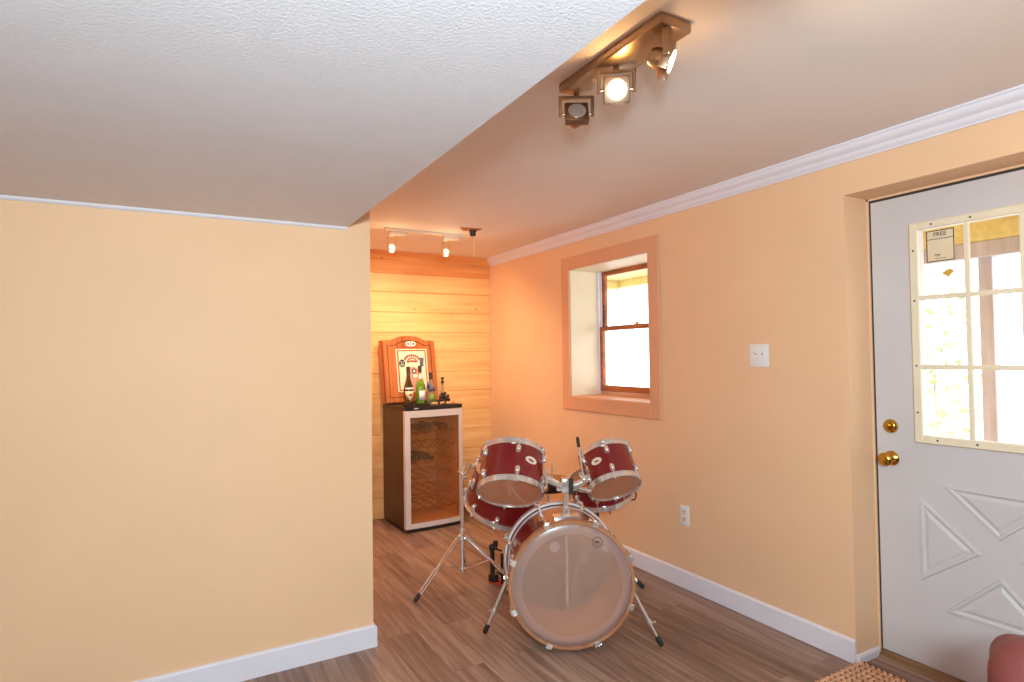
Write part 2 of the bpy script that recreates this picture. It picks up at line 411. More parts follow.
for k in (1, 2):
    y = iy0+(iy1-iy0)*k/3; o.box(DX-.013, DX-.001, y-.010, y+.010, iz0, iz1, .003, 1)
    z = iz0+(iz1-iz0)*k/3; o.box(DX-.012, DX-.001, iy0, iy1, z-.010, z+.010, .003, 1)
o.build('muntin_grid', M['cream'], gf, smooth=False)
MB().box(DX-.0025, DX-.0005, iy0, iy1, iz0, iz1).build('pane', M['glass'], gf, smooth=False)
o = MB()
for y in (GY0+.09, GY0+.2, GY0+.38, GY1-.09):
    for z in (GZ0+.017, GZ1-.017): o.cyl((DX-.0175, y, z), (DX-.0155, y, z), .0042, seg=8)
for z in (GZ0+.13, GZ0+.33, GZ0+.61, GZ1-.12):
    for y in (GY0+.017, GY1-.017): o.cyl((DX-.0175, y, z), (DX-.0155, y, z), .0042, seg=8)
o.build('frame_screw', M['ink'], gf)
RX = Matrix.Rotation(-PI/2, 4, 'Y')  # local z -> -x
kb = MB(); mxk = Matrix.Translation((DX, 1.503, .895)) @ RX
kb.lathe([(.033, 0), (.033, .004), (.024, .012), (.014, .016), (.013, .030), (.022, .038), (.029, .048), (.029, .056), (.022, .064), (.010, .067), (0, .067)], 28, mxk)
kb.build('door_knob', M['brass'], door)
kb = MB(); mxk = Matrix.Translation((DX, 1.502, 1.038)) @ RX
kb.lathe([(.031, 0), (.031, .006), (.026, .014), (.020, .018), (0, .019)], 28, mxk); kb.box(DX-.036, DX-.016, 1.497, 1.507, 1.022, 1.054, .004)
kb.build('deadbolt', M['brass'], door)
# stickers on the top corner pane
yA, yB, zA, zB = 1.333, 1.228, 1.880, 1.748
st = MB().box(DX-.0045, DX-.003, yB, yA, zB, zA).build('window_sticker', M['labelc'], door, smooth=False)
st['label'] = 'cream paper notice with a black border, headed FREE'
o = MB(); xs0, xs1 = DX-.0056, DX-.0046
frame_ring(o, yB, yA, zB, zA, .0035, xs0, xs1, 0); o.box(xs0, xs1, yB, yA, 1.842, 1.8445)
o.box(xs0, xs1, yA-.052, yA-.030, 1.775, 1.778); o.box(xs0, xs1, yA-.050, yA-.034, 1.770, 1.772); o.box(xs0, xs1, yA-.075, yA-.030, 1.760, 1.7615)
o.build('notice_print', M['ink'], st, smooth=False)
def text_mesh(name, body, size, mat_, parent, mx, ext=.0006):
    cu = bpy.data.curves.new(name, 'FONT'); cu.body = body; cu.size = size; cu.extrude = ext; cu.align_x = 'CENTER'; cu.align_y = 'CENTER'
    tmp = bpy.data.objects.new(name+'_tmp', cu); C.objects.link(tmp)
    dg = bpy.context.evaluated_depsgraph_get()
    me = bpy.data.meshes.new_from_object(tmp.evaluated_get(dg)); me.name = name
    bpy.data.objects.remove(tmp)
    me.transform(mx); me.materials.clear(); me.materials.append(mat_)
    o = bpy.data.objects.new(name, me); C.objects.link(o)
    if parent: o.parent = parent
    return o
# readable from -x side: text x -> -y, text y -> z, normal -> -x
TX = lambda loc: Matrix.Translation(loc) @ Matrix(((0, 0, -1, 0), (-1, 0, 0, 0), (0, 1, 0, 0), (0, 0, 0, 1)))
text_mesh('notice_lettering', 'FREE', .024, M['ink'], st, TX((DX-.0056, (yA+yB)/2, 1.862)))
o = MB(); o.prism([(-.026, 0), (.004, .018), (.024, .006), (.002, -.02)], lambda u, v, d: (d, 1.255-u, 1.697+v), DX-.0045, DX-.003)
o = o.build('amber_sticker', M['amber'], door, smooth=False); o['label'] = 'small amber diamond sticker on the pane'
# frame, gap shade strips, threshold
o = MB(); o.box(DX-.006, XO, LY1+.008, DY1, .02, 2.075); o.box(DX-.006, XO, DY0, LY0-.004, .02, 2.075); o.box(DX-.006, XO, DY0, DY1, 2.066, 2.075)
struct(o.build('trim_6', M['paint'], smooth=False))
o = MB(); o.box(DX+.001, DX+.04, LY1, LY1+.008, .03, 2.066); o.box(DX+.001, DX+.04, LY0, LY1, 2.055, 2.066); o.box(DX+.046, DX+.06, LY1-.012, LY1+.008, .03, 2.066)  # dark strips paint the shade in the gap round the leaf
struct(o.build('gap_shade_strip', M['ink'], smooth=False))
o = MB(); o.prism([(2.765, 0), (2.775, .012), (2.795, .026), (XO+.05, .03), (XO+.05, 0)], lambda u, v, d: (u, d, v), DY0, DY1)
struct(o.build('trim_8', M['threshold'], smooth=False))

# ------------------------------------------------------------------ switch and outlet
sw = empty('light_switch', (XR, 2.043, 1.36)); tag(sw, 'white double toggle light switch plate beside the door recess', 'light switch')
MB().box(-.006, 0, -.058, .058, -.058, .058, .003, 2).build('wall_plate', M['white'], sw)
for y in (.021, -.021):
    o = MB(); o.box(-.0068, -.005, y-.0045, y+.0045, -.0125, .0125); o.build('toggle_slot', M['grey'], sw, smooth=False)
    o = MB(); o.box(-.020, -.005, y-.0045, y+.0045, -.011, .002, .0015, 1, mx=Matrix.Identity(4)); o.build('toggle', M['white'], sw, smooth=False)
ou = empty('wall_outlet', (XR, 2.583, .424)); tag(ou, 'white double socket outlet low on the yellow wall', 'outlet')
MB().box(-.006, 0, -.036, .036, -.058, .058, .003, 2).build('wall_plate', M['white'], ou)
for z in (.0215, -.0215):
    o = MB(); o.lathe([(.0165, 0), (.0165, .002), (0, .002)], 20, Matrix.Translation((-.006, 0, z)) @ RX)
    so = o.build('socket', M['ivory'], ou)
    o = MB(); o.box(-.0088, -.0078, -.0075, -.0045, z-.001, z+.009); o.box(-.0088, -.0078, .0045, .0075, z-.001, z+.007); o.cyl((-.0088, 0, z-.008), (-.0078, 0, z-.008), .003, seg=10)
    o.build('socket_slots', M['ink'], so, smooth=False)

# ------------------------------------------------------------------ ceiling spotlight bar
sb = empty('spotlight_bar', (1.192, 1.411, ZC)); tag(sb, 'brushed nickel ceiling bar with three adjustable square spotlights', 'ceiling spotlight')
MB().box(-.058, .058, -.243, .243, -.032, 0, .006, 2).build('mounting_plate', M['steel'], sb)
def spot_head(y, yaw, tilt, lit):
    """yoke plane turned by yaw about z; head tilted about the yoke pin"""
    mz = Matrix.Translation((0, y, 0)) @ Matrix.Rotation(yaw, 4, 'Z')
    h = MB(); mh = mz @ Matrix.Translation((0, 0, -.102)) @ Matrix.Rotation(tilt, 4, 'X')
    # head: square housing, front towards local -y
    h.box(-.040, .040, -.016, .012, -.040, .040, .004, 2, mx=mh)
    h.lathe([(.030, 0), (.027, .022), (.020, .034), (0, .036)], 20, mh @ Matrix.Translation((0, .012, 0)) @ Matrix.Rotation(-PI/2, 4, 'X'))
    head = h.build('spot_head', M['steel'], sb)
    o = MB()
    o.box(-.060, .060, -.008, .008, -.052, -.041, .002, 1, mx=mz)
    o.box(-.060, -.049, -.008, .008, -.110, -.043, .002, 1, mx=mz); o.box(.049, .060, -.008, .008, -.110, -.043, .002, 1, mx=mz)
    o.cyl(mz @ Vector((0, 0, -.043)), mz @ Vector((0, 0, -.030)), .009, seg=14)
    o.cyl(mz @ Vector((-.056, 0, -.102)), mz @ Vector((-.038, 0, -.102)), .004, seg=8); o.cyl(mz @ Vector((.056, 0, -.102)), mz @ Vector((.038, 0, -.102)), .004, seg=8)
    o.build('yoke', M['steel'], head, smooth=True)
    o = MB(); o.lathe([(.030, 0), (.030, .003), (.026, .0035), (.022, .003), (0, .005)], 28, mh @ Matrix.Translation((0, -.016, 0)) @ Matrix.Rotation(PI/2, 4, 'X'), caps=False)
    b = o.build('bulb', lit if lit else M['chrome'], head)
    return (mh @ Vector((0, -.025, 0))), (mh.to_3x3() @ Vector((0, -1, 0)))
S1 = spot_head(.222, math.radians(-29), math.radians(-24), None)
S2 = spot_head(.012, math.radians(-36), math.radians(20), M['bulb'])
S3 = spot_head(-.20, math.radians(46), math.radians(22), M['bulbsoft'])
def spot(name, loc, d, power, col, size=math.radians(100), blend=.8, rad=.014):
    l = bpy.data.lights.new(name, 'SPOT'); l.energy = power; l.color = col; l.spot_size = size; l.spot_blend = blend; l.shadow_soft_size = rad
    o = bpy.data.objects.new(name, l); C.objects.link(o); o.location = loc; o.rotation_mode = 'QUATERNION'
    o.rotation_quaternion = Vector((0, 0, -1)).rotation_difference(Vector(d).normalized()); return o
WARM = (1, .62, .30)

# ------------------------------------------------------------------ niche track light
TY = 4.09
tk = empty('track_light', (1.615, TY, ZC)); tag(tk, 'pale track light with two small chrome spots near the pine wall', 'track light')
MB().box(-.31, .31, -.018, .018, -.022, 0, .003, 1).build('track_rail', M['track'], tk, smooth=False)
heads = []
for x in (-.275, .14):
    o = MB(); o.box(x, x+.12, -.016, .016, -.050, -.018, .004, 2); o.box(x-.008, x+.03, -.012, .012, -.060, -.03, .003, 1)
    ad = o.build('track_adapter', M['track'], tk)
    hx = x+.012; hz = -.140
    o = MB()
    for s in (-1, 1): o.tube([(hx, 0, -.055), (hx+s*.026, 0, -.062), (hx+s*.028, 0, -.10), (hx+s*.027, 0, hz)], .0016, 6)
    o.build('wire_arm', M['wire'], ad)
    mh = Matrix.Translation((hx, -.004, hz)) @ Matrix.Rotation(math.radians(72), 4, 'X')
    o = MB(); o.lathe([(.016, -.03), (.024, -.012), (.027, 0), (.027, .006), (.022, .006), (.020, .0)], 24, mh, caps=False)
    o.ball((hx, .004, hz-.028), .018, 12, (1.25, 1, .55))
    hd = o.build('lamp_ring', M['chrome'], ad)
    MB().lathe([(.0205, .001), (.012, .004), (0, .005)], 24, mh, caps=False).build('bulb', M['bulbsmall'], ad)
    heads.append(Vector((1.615+hx, TY-.004, ZC+hz)))
# ceiling socket with pull strings
cs = empty('ceiling_socket', (1.89, 3.88, ZC)); tag(cs, 'black ceiling socket on a wooden block with thin pull strings', 'ceiling socket')
MB().prism([(-.11, -.03), (.05, -.045), (.045, .04), (-.06, .05)], lambda u, v, d: (u, v, d), -.006, 0).build('wood_block', M['stain'], cs, smooth=False)
o = MB(); o.lathe([(.026, 0), (.026, -.018), (.022, -.024), (.022, -.045), (.016, -.050), (0, -.050)], 18); o.build('socket_body', M['black'], cs)
o = MB(); o.tube([(.0, -.01, -.048), (.004, -.01, -.12), (.002, -.008, -.19)], .0014, 6); o.ball((.002, -.008, -.195), .005, 8, (1, 1, 1.6)); o.tube([(.02, .01, -.045), (.022, .012, -.15)], .001, 6)
o.build('pull_string', M['chain'], cs)

# ------------------------------------------------------------------ drum kit
def ringprof(r0, r1, z0, z1): return [(r0, z0), (r1, z0), (r1, z1), (r0, z1)]
def drum_hoop(R, z0, up):
    """pressed metal hoop: flanged at its outer edge; 'up' = direction away from the shell (+1/-1)"""
    o = MB(); h = .030*up
    pr = [(R-.010, z0), (R-.002, z0), (R-.002, z0+h*.12), (R-.006, z0+h*.16), (R-.006, z0+h*.80), (R-.001, z0+h*.88), (R-.001, z0+h), (R-.0095, z0+h), (R-.010, z0+h*.8)]
    return o.lathe(pr, 56, closed=True)
def lug_pts(R, ang, z, up):
    o = MB(); c, s = math.cos(ang), math.sin(ang)
    mx = Matrix.Rotation(ang, 4, 'Z')
    o.box(R-.001, R+.006, -.011, .011, z-.020, z+.020, .003, 1, mx=mx)
    o.ball((R+.010, 0, z), .0135, 12, (1.05, 1, 1.6), mx=mx)
    o.cyl(mx @ Vector((R+.006, 0, z)), mx @ Vector((R+.006, 0, z+up*.058)), .0032, seg=8)
    o.cyl(mx @ Vector((R+.006, 0, z+up*.052)), mx @ Vector((R+.006, 0, z+up*.066)), .0055, seg=8)
    o.box(R-.006, R+.011, -.008, .008, z+up*.052-.003, z+up*.052+.003, .001, 1, mx=mx)
    return o
def hand_drum(name, base, n, R, L, label, angs, bot, top, badge=None, lug_z=(.058, None), extra=None, cat='drum', group=None):
    e = empty(name, base, up_quat(n)); tag(e, label, cat, group)
    Rs = R-.009
    z0, z1 = .014, L-.014
    o = MB(); o.lathe([(Rs, z0), (Rs, z1), (Rs-.007, z1), (Rs-.007, z0)], 64, closed=True); sh = o.build('shell', M['burg'], e)
    o = MB(); o.lathe([(Rs-.0075, z0+.003), (Rs-.0075, z1-.003), (Rs-.0085, z1-.003), (Rs-.0085, z0+.003)], 48, closed=True); o.build('shell_lining', M['shellin'], sh)
    hb = drum_hoop(R, .030, -1).build('bottom_hoop', M['chrome'], e)
    ht = drum_hoop(R, L-.030, 1).build('top_hoop', M['chrome'], e)
    o = MB(); o.lathe([(Rs-.003, .0085), (Rs-.004, .0075), (0, .0075)], 56, caps=False); o.build('bottom_head', bot, e)
    o = MB(); o.lathe([(Rs-.003, L-.0085), (Rs-.004, L-.0075), (0, L-.0075)], 56, caps=False); o.build('top_head', top, e)
    zb = lug_z[0]; zt = L-lug_z[0] if lug_z[1] is None else lug_z[1]
    for a in angs:
        a = math.radians(a)
        if zt-zb > .03:
            lug_pts(Rs, a, zb, -1).build('lug', M['chrome'], e); lug_pts(Rs, a, zt, 1).build('lug', M['chrome'], e)
        else:
            o = lug_pts(Rs, a, (zb+zt)/2, -1); mx = Matrix.Rotation(a, 4, 'Z')
            o.cyl(mx @ Vector((Rs+.006, 0, (zb+zt)/2)), mx @ Vector((Rs+.006, 0, L-.01)), .0032, seg=8); o.build('lug', M['chrome'], e)
    if badge:
        a, z = math.radians(badge[0]), badge[1]
        o = MB(); rx, rz = badge[2], badge[3]
        def sp(u, v, d):
            return ((Rs+d)*math.cos(a+u/Rs), (Rs+d)*math.sin(a+u/Rs), z+v)
        seg = 32; ol = [(rx*math.cos(2*PI*i/seg), rz*math.sin(2*PI*i/seg)) for i in range(seg)]
        o.prism(ol, sp, .0005, .0022); bd = o.build('badge', M['ivory'], e)
        bd['label'] = 'oval ivory badge with a small grey emblem'
        o = MB(); o.prism([(-.004, .003), (0, .007), (.004, .004), (.002, .001), (.003, -.004), (-.001, -.001), (-.004, -.003), (-.002, .001)], sp, .0022, .0028)
        o.prism([(-.008, -.0095), (.008, -.0095), (.008, -.0107), (-.008, -.0107)], sp, .0022, .0028)
        o.build('emblem', M['grey'], bd, smooth=False)
    if extra: extra(e, Rs)
    return e
def tom_bracket(ang, z, ch=1):
    def f(e, Rs):
        mx = Matrix.Rotation(math.radians(ang), 4, 'Z')
        o = MB(); o.box(Rs-.001, Rs+.008, -.020, .020, z-.034, z+.034, .005, 2, mx=mx); o.box(Rs+.006, Rs+.030, -.013, .013, z-.020, z+.022, .005, 2, mx=mx)
        o.cyl(mx @ Vector((Rs+.018, .012, z)), mx @ Vector((Rs+.018, .034, z)), .004, seg=8); o.box(Rs+.008, Rs+.028, .030, .036, z-.004, z+.004, .001, 1, mx=mx)
        o.build('mount_bracket', M['chrome'], e)
        MB().box(Rs+.004, Rs+.012, -.0215, .0215, z-.040, z-.028, .003, 1, mx=mx).build('bracket_gasket', M['rubber'], e)
    return f
T1A = [-171.5+60*k-.0 for k in range(6)]; T1A = [-172, -109.5, -49, 10, 70, 130]
hand_drum('tom_drum', (1.475, 2.638, .681), (.353, .486, .8), .172, .232, 'larger burgundy tom drum beside the wine cooler, above the tripod stand', T1A, M['skintom'], M['skinw'], badge=(-83.4, .128, .034, .019), extra=tom_bracket(-2, .115))
hand_drum('tom_drum', (2.06, 2.53, .658), (.15, .604, .78), .150, .222, 'smaller burgundy tom drum tilted in front of the yellow window wall', [178, -124, -64, -4, 56, 117], M['skintom'], M['skinw'], badge=(-152.7, .121, .031, .0185), extra=tom_bracket(150, .108))

# big suspended floor tom behind, on its tripod stand
hand_drum('floor_tom', (1.735, 3.25, .44), (.156, -.389, .908), .226, .272, 'wide burgundy floor tom hung low on a chrome tripod stand', [-164.5, -123, -75, -30, 15, 60, 105, 150], M['skintom'], M['skinw'], lug_z=(.05, None), extra=tom_bracket(172, .15))

# snare
def snare_extra(e, Rs):
    mx = Matrix.Rotation(math.radians(-48), 4, 'Z')
    o = MB(); o.box(Rs, Rs+.012, -.018, .018, .03, .085, .003, 1, mx=mx)
    o.tube([mx @ Vector((Rs+.012, .0, .055)), mx @ Vector((Rs+.03, 0, .05)), mx @ Vector((Rs+.034, 0, .015)), mx @ Vector((Rs+.02, 0, -.012)), mx @ Vector((Rs-.03, 0, -.016))], .0042, 8)
    o.build('snare_strainer', M['black'], e)
    o = MB()
    for k in range(10):
        y = (k-4.5)*.004
        pts = [mx @ Vector((x, y, .006)) for x in (-Rs+.03, 0, Rs-.03)]; o.tube(pts, .0012, 5)
    o.build('snare_wires', M['chrome'], e)
hand_drum('snare_drum', (2.255, 2.90, .505), (-.222, -.07, .97), .185, .150, 'shallow burgundy snare drum low against the yellow wall behind the bass drum', [-134.7, -81, -38, 8, 53, 98, 143, 185], M['skintom'], M['skinw'], lug_z=(.075, .075), extra=snare_extra)

# ---- bass drum (front faces local -y, floor at z=0)
bd = empty('bass_drum', (1.611, 2.301, 0), (0, 0, -.44)); tag(bd, 'burgundy bass drum with smoky front head and tom mounting post', 'drum')
BR, BZ = .297, .309
MY = Matrix.Translation((0, 0, BZ)) @ Matrix.Rotation(-PI/2, 4, 'X')   # local z -> +y (back)
Rs = .279
o = MB(); o.lathe([(Rs, .022), (Rs, .388), (Rs-.008, .388), (Rs-.008, .022)], 72, MY, closed=True); shb = o.build('shell', M['burg'], bd)
o = MB(); o.lathe([(Rs-.0085, .026), (Rs-.0085, .384), (Rs-.0095, .384), (Rs-.0095, .026)], 64, MY, closed=True); o.build('shell_lining', M['shellin'], shb)
o = MB(); o.lathe([(BR-.016, .0), (BR-.002, .0), (BR, .002), (BR, .038), (BR-.002, .040), (BR-.010, .040), (BR-.012, .010), (BR-.016, .008)], 80, MY, closed=True)
h1 = o.build('front_hoop', M['hoopw'], bd)
o = MB(); o.lathe([(BR-.014, .374), (BR-.005, .374), (BR-.003, .376), (BR-.003, .381), (BR-.0045, .382), (BR-.0045, .398), (BR-.003, .399), (BR-.003, .404), (BR-.005, .406), (BR-.014, .406)], 80, MY, closed=True)
h2 = o.build('rear_hoop', M['silver'], bd)
o = MB(); o.lathe([(BR-.003, .384), (BR-.003, .396), (BR-.0055, .396), (BR-.0055, .384)], 80, MY, closed=True); o.build('hoop_inlay', M['burg'], h2)
o = MB(); o.lathe([(BR-.014, .012), (BR-.020, .008), (BR-.062, .006)], 80, MY, caps=False); fh = o.build('front_head_collar', M['skinrim'], bd)
o = MB(); o.lathe([(BR-.062, .006), (0, .006)], 80, MY, caps=False); fh = o.build('front_head', M['skin'], bd)
o = MB(); mx = Matrix.Translation((.120, .004, .503)) @ Matrix.Rotation(PI/2, 4, 'X')
o.lathe([(.0215, 0), (.0245, 0), (.0245, .001), (.0215, .001)], 36, mx, closed=True)
o.prism([(-.013, .002), (-.002, .006), (.012, .003), (.013, -.001), (.002, -.003), (-.012, -.004)], lambda u, v, d: mx @ Vector((u, v, d)), 0, .001)
o.prism([(-.008, -.007), (.008, -.008), (.008, -.010), (-.008, -.009)], lambda u, v, d: mx @ Vector((u, v, d)), 0, .001)
o.build('head_emblem', M['ink'], fh)
o = MB(); o.lathe([(BR-.014, .398), (BR-.020, .402), (0, .403)], 72, MY, caps=False); rh = o.build('rear_head', M['skinw'], bd)
MB().lathe([(.024, 0), (.024, .0015), (0, .0015)], 32, Matrix.Translation((-.0795, .0055, .488)) @ Matrix.Rotation(PI/2, 4, 'X')).build('head_patch', M['skinrim'], fh)
for k in range(8):
    a = math.radians(22.5+45*k)
    for front in (True, False):
        mx = Matrix.Translation((0, 0, BZ)) @ Matrix.Rotation(-a, 4, 'Y')      # local x -> radial
        o = MB(); y0 = -.006 if front else .415; s = 1 if front else -1
        o.box(BR-.014, BR+.006, min(y0, y0+s*.006), max(y0, y0+s*.006), -.015, .015, .002, 1, mx=mx)       # lip over the hoop
        o.box(BR+.001, BR+.008, min(y0, y0+s*.044), max(y0, y0+s*.044), -.013, .013, .002, 1, mx=mx)
        o.box(BR-.006, BR+.016, min(y0+s*.030, y0+s*.046), max(y0+s*.030, y0+s*.046), -.007, .007, .002, 1, mx=mx)
        o.cyl(mx @ Vector((BR+.010, y0+s*.006, 0)), mx @ Vector((BR+.010, y0+s*.125, 0)), .0034, seg=8)
        o.tube([mx @ Vector((BR+.010, y0+s*.012, -.016)), mx @ Vector((BR+.012, y0+s*.010, 0)), mx @ Vector((BR+.010, y0+s*.012, .016))], .0035, 8)
        o.build('tension_claw', M['chrome'], bd)
        o = MB(); yc = .098 if front else .312
        o.box(Rs-.001, Rs+.006, yc-.024, yc+.024, -.010, .010, .003, 1, mx=mx)
        mm = mx @ Matrix.Translation((Rs+.012, yc, 0)) @ Matrix.Rotation(PI/2, 4, 'X')
        o.lathe([(0, -.024), (.007, -.020), (.010, 0), (.010, .012), (.006, .024), (0, .025)], 12, mm)
        o.build('lug', M['chrome'], bd)
# spurs
def spur(bx, by, bz, fx, fy, name='spur'):
    s = -1 if bx < 0 else 1
    o = MB()
    b = Vector((bx, by, bz)); fpt = Vector((fx, fy, .012)); d = (fpt-b).normalized()
    o.ball((bx, by, bz), .019, 14); o.cyl(b+Vector((-s*.03, 0, .006)), b+Vector((s*.018, 0, -.002)), .012, seg=14)
    o.tube([b+Vector((s*.004, -.03, .006)), b+Vector((s*.010, -.04, .008)), b+Vector((s*.012, -.055, .012))], .004, 8)
    br = o.build('spur_bracket', M['chrome'], bd)
    o = MB(); o.cyl(b, b+(fpt-b)*.62, .0085, seg=12); o.cyl(b+(fpt-b)*.6, fpt-d*.02, .0062, seg=12)
    m = b+(fpt-b)*.60; o.cyl(m-d*.012, m+d*.012, .0125, seg=12); o.tube([m, m+Vector((s*.02, -.008, .004))], .004, 8); o.ball(m+Vector((s*.024, -.009, .005)), .006, 8)
    leg = o.build('spur_leg', M['chrome'], bd)
    o = MB(); o.tube([fpt-d*.046, fpt-d*.040, fpt-d*.008, fpt], [.009, .0115, .0125, .009], 12)
    o.build('rubber_foot', M['rubber'], leg)
spur(-.289, .20, .283, -.405, .219); spur(.300, .09, .25, .417, -.002)
# tom holder
o = MB()
o.prism([(-.062, -.03), (.062, -.03), (.066, -.022), (.066, .022), (.062, .03), (-.062, .03), (-.066, .022), (-.066, -.022)], lambda u, v, d: (u, .155+v, BZ+math.sqrt(Rs*Rs-u*u)+d), -.002, .012)
o.tube([(0, .155, .588), (0, .155, .600), (0, .155, .606), (0, .155, .622)], [.030, .026, .019, .019], 20)
th = o.build('holder_base', M['chrome'], bd)
o = MB(); o.cyl((0, .155, .16), (0, .155, .715), .0125, seg=20); o.cyl((0, .155, .618), (0, .155, .634), .017, seg=16); o.build('holder_post', M['chrome'], bd)
o = MB(); o.box(-.024, .030, .130, .180, .705, .775, .008, 2); o.box(-.046, .052, .140, .170, .712, .742, .006, 2)
o.tube([(-.02, .15, .735), (-.055, .15, .752), (-.086, .15, .768)], [.016, .015, .017], 12); o.ball((-.088, .15, .770), .020, 14)
o.tube([(.02, .15, .735), (.055, .15, .740), (.088, .15, .755)], [.018, .018, .017], 12); o.ball((.092, .15, .765), .022, 14)
o.tube([(.05, .15, .73), (.085, .15, .715), (.118, .15, .708)], .009, 10); o.box(.104, .126, .14, .16, .700, .714, .002, 1)
o.cyl((-.098, .13, .772), (-.098, .112, .774), .006, seg=10); o.box(-.104, -.092, .10, .114, .758, .790, .003, 1); o.tube([(.10, .13, .77), (.108, .12, .81), (.098, .12, .835)], .004, 8); o.tube([(-.068, .14, .78), (-.066, .14, .86)], .0045, 8)
o.build('holder_clamp', M['chrome'], bd)
MB().box(.012, .034, .124, .134, .700, .778, .002, 1).build('memory_lock', M['rubber'], bd)
o = MB(); o.tube([(-.088, .15, .77), (-.098, .152, .80), (-.104, .157, .835)], .0055, 10); o.build('tom_arm', M['chrome'], bd)
o = MB(); o.tube([(.092, .15, .765), (.084, .15, .80), (.075, .15, .86), (.064, .15, .945)], .0048, 10); a2 = o.build('tom_arm', M['chrome'], bd)
o = MB(); o.tube([(.068, .15, .925), (.0625, .15, .966), (.0615, .15, .974)], [.0075, .0085, .005], 10); o.build('arm_tip', M['rubber'], a2)

# ---- tripod stand under the floor tom
ts = empty('tripod_stand', (1.52, 3.32, 0)); tag(ts, 'chrome double-braced tripod stand holding the floor tom', 'drum stand')
o = MB(); o.cyl((0, 0, .085), (0, 0, .33), .0125, seg=16); o.cyl((0, 0, .33), (.006, -.002, .66), .0095, seg=16); o.cyl((0, 0, .30), (0, 0, .335), .017, seg=16); o.cyl((0, 0, .08), (0, 0, .1), .015, seg=16)
o.build('pole', M['chrome'], ts)
o = MB(); o.ball((.008, -.002, .665), .017, 12); o.tube([(.008, -.002, .665), (-.022, -.02, .672), (-.03, -.025, .69)], .004, 8); o.tube([(.008, -.002, .665), (-.016, -.02, .64)], .004, 8)
o.tube([(.008, -.002, .66), (.03, -.01, .67), (.045, -.018, .70), (.055, -.02, .725)], .006, 10); o.tube([(.0, -.0, .66), (.014, -.004, .70), (.03, -.006, .735)], .005, 8)
o.box(.0, .03, -.022, .01, .632, .650, .004, 1)
o.build('top_clamp', M['chrome'], ts)
hubz = .285
o = MB(); o.lathe([(.018, hubz-.02), (.026, hubz-.012), (.026, hubz+.012), (.018, hubz+.02)], 18)
for ang in (187, 310, 67):
    u = P(1, math.radians(ang)); o.box(.014, .042, -.009, .009, hubz-.012, hubz+.012, .003, 1, mx=Matrix.Rotation(math.radians(ang), 4, 'Z'))
o.tube([(0, 0, hubz), (.0, -.035, hubz+.004)], .005, 8); o.ball((0, -.04, hubz+.004), .009, 8)
o.build('tripod_collar', M['chrome'], ts)
for ang in (197, 314, 64):
    a = math.radians(ang); u = Vector((math.cos(a), math.sin(a), 0)); v = Vector((-math.sin(a), math.cos(a), 0))
    p0 = u*.036+Vector((0, 0, hubz)); p1 = u*.352+Vector((0, 0, .018))
    o = MB()
    k = .48; mid = p0.lerp(p1, k)
    for s in (-1, 1):
        o.tube([p0+v*s*.012, p0.lerp(p1, .42)+v*s*.011, p0.lerp(p1, .47)+v*s*.006], .0045, 8)
        o.tube([p0.lerp(p1, .49)+v*s*.006, p0.lerp(p1, .54)+v*s*.012, p0.lerp(p1, .88)+v*s*.012, p1.lerp(p0, .06)+v*s*.004], .0045, 8)
    o.cyl(p0.lerp(p1, .45), p0.lerp(p1, .51), .008, seg=10); o.cyl(p1.lerp(p0, .10), p1, .006, seg=8)
    for s in (-1, 1): o.tube([Vector((0, 0, .092))+v*s*.005, u*.17+Vector((0, 0, .163))+v*s*.008], .003, 6)
    lg = o.build('leg', M['chrome'], ts)
    d = (p1-p0).normalized()
    o = MB(); o.tube([p1-d*.04, p1-d*.03, p1, p1+d*.012], [.009, .012, .013, .008], 12); o.build('rubber_foot', M['rubber'], lg)

# ---- snare stand
sn = empty('snare_stand', (2.235, 2.93, 0)); tag(sn, 'chrome snare stand mostly hidden behind the bass drum', 'drum stand')
o = MB(); o.cyl((0, 0, .09), (0, 0, .44), .0115, seg=14); o.build('pole', M['chrome'], sn)
o = MB(); o.ball((0, -.01, .43), .022, 12); o.cyl((0, -.01, .43), (-.03, -.05, .425), .009, seg=10)
nq = up_quat((-.222, -.07, .97))
for k in range(3):
    a = math.radians(-115+120*k); q = [Vector((.02*math.cos(a), .02*math.sin(a), -.05)), Vector((.14*math.cos(a), .14*math.sin(a), -.016)), Vector((.198*math.cos(a), .198*math.sin(a), -.008)), Vector((.203*math.cos(a), .203*math.sin(a), .022))]
    o.tube([nq @ p + Vector((.02, -.03, .505)) for p in q], .005, 8)
o.build('basket', M['chrome'], sn)
o = MB(); o.tube([(-.04, -.06, .425), (-.075, -.10, .42)], [.012, .014], 10); o.ball((-.08, -.106, .42), .016, 10); o.build('tilter_knob', M['rubber'], sn)
for ang in (-55, 65, 185):
    a = math.radians(ang); u = Vector((math.cos(a), math.sin(a), 0)); v = Vector((-math.sin(a), math.cos(a), 0)); p0 = u*.02+Vector((0, 0, .24)); p1 = u*.275+Vector((0, 0, .015))
    o = MB()
    for s in (-1, 1): o.tube([p0+v*s*.009, p1.lerp(p0, .05)+v*s*.007], .0042, 8)
    o.tube([Vector((0, 0, .095)), u*.14+Vector((0, 0, .13))], .0035, 6)
    lg = o.build('leg', M['chrome'], sn); d = (p1-p0).normalized()
    MB().tube([p1-d*.045, p1-d*.035, p1, p1+d*.008], [.009, .0125, .013, .008], 12).build('rubber_foot', M['rubber'], lg)

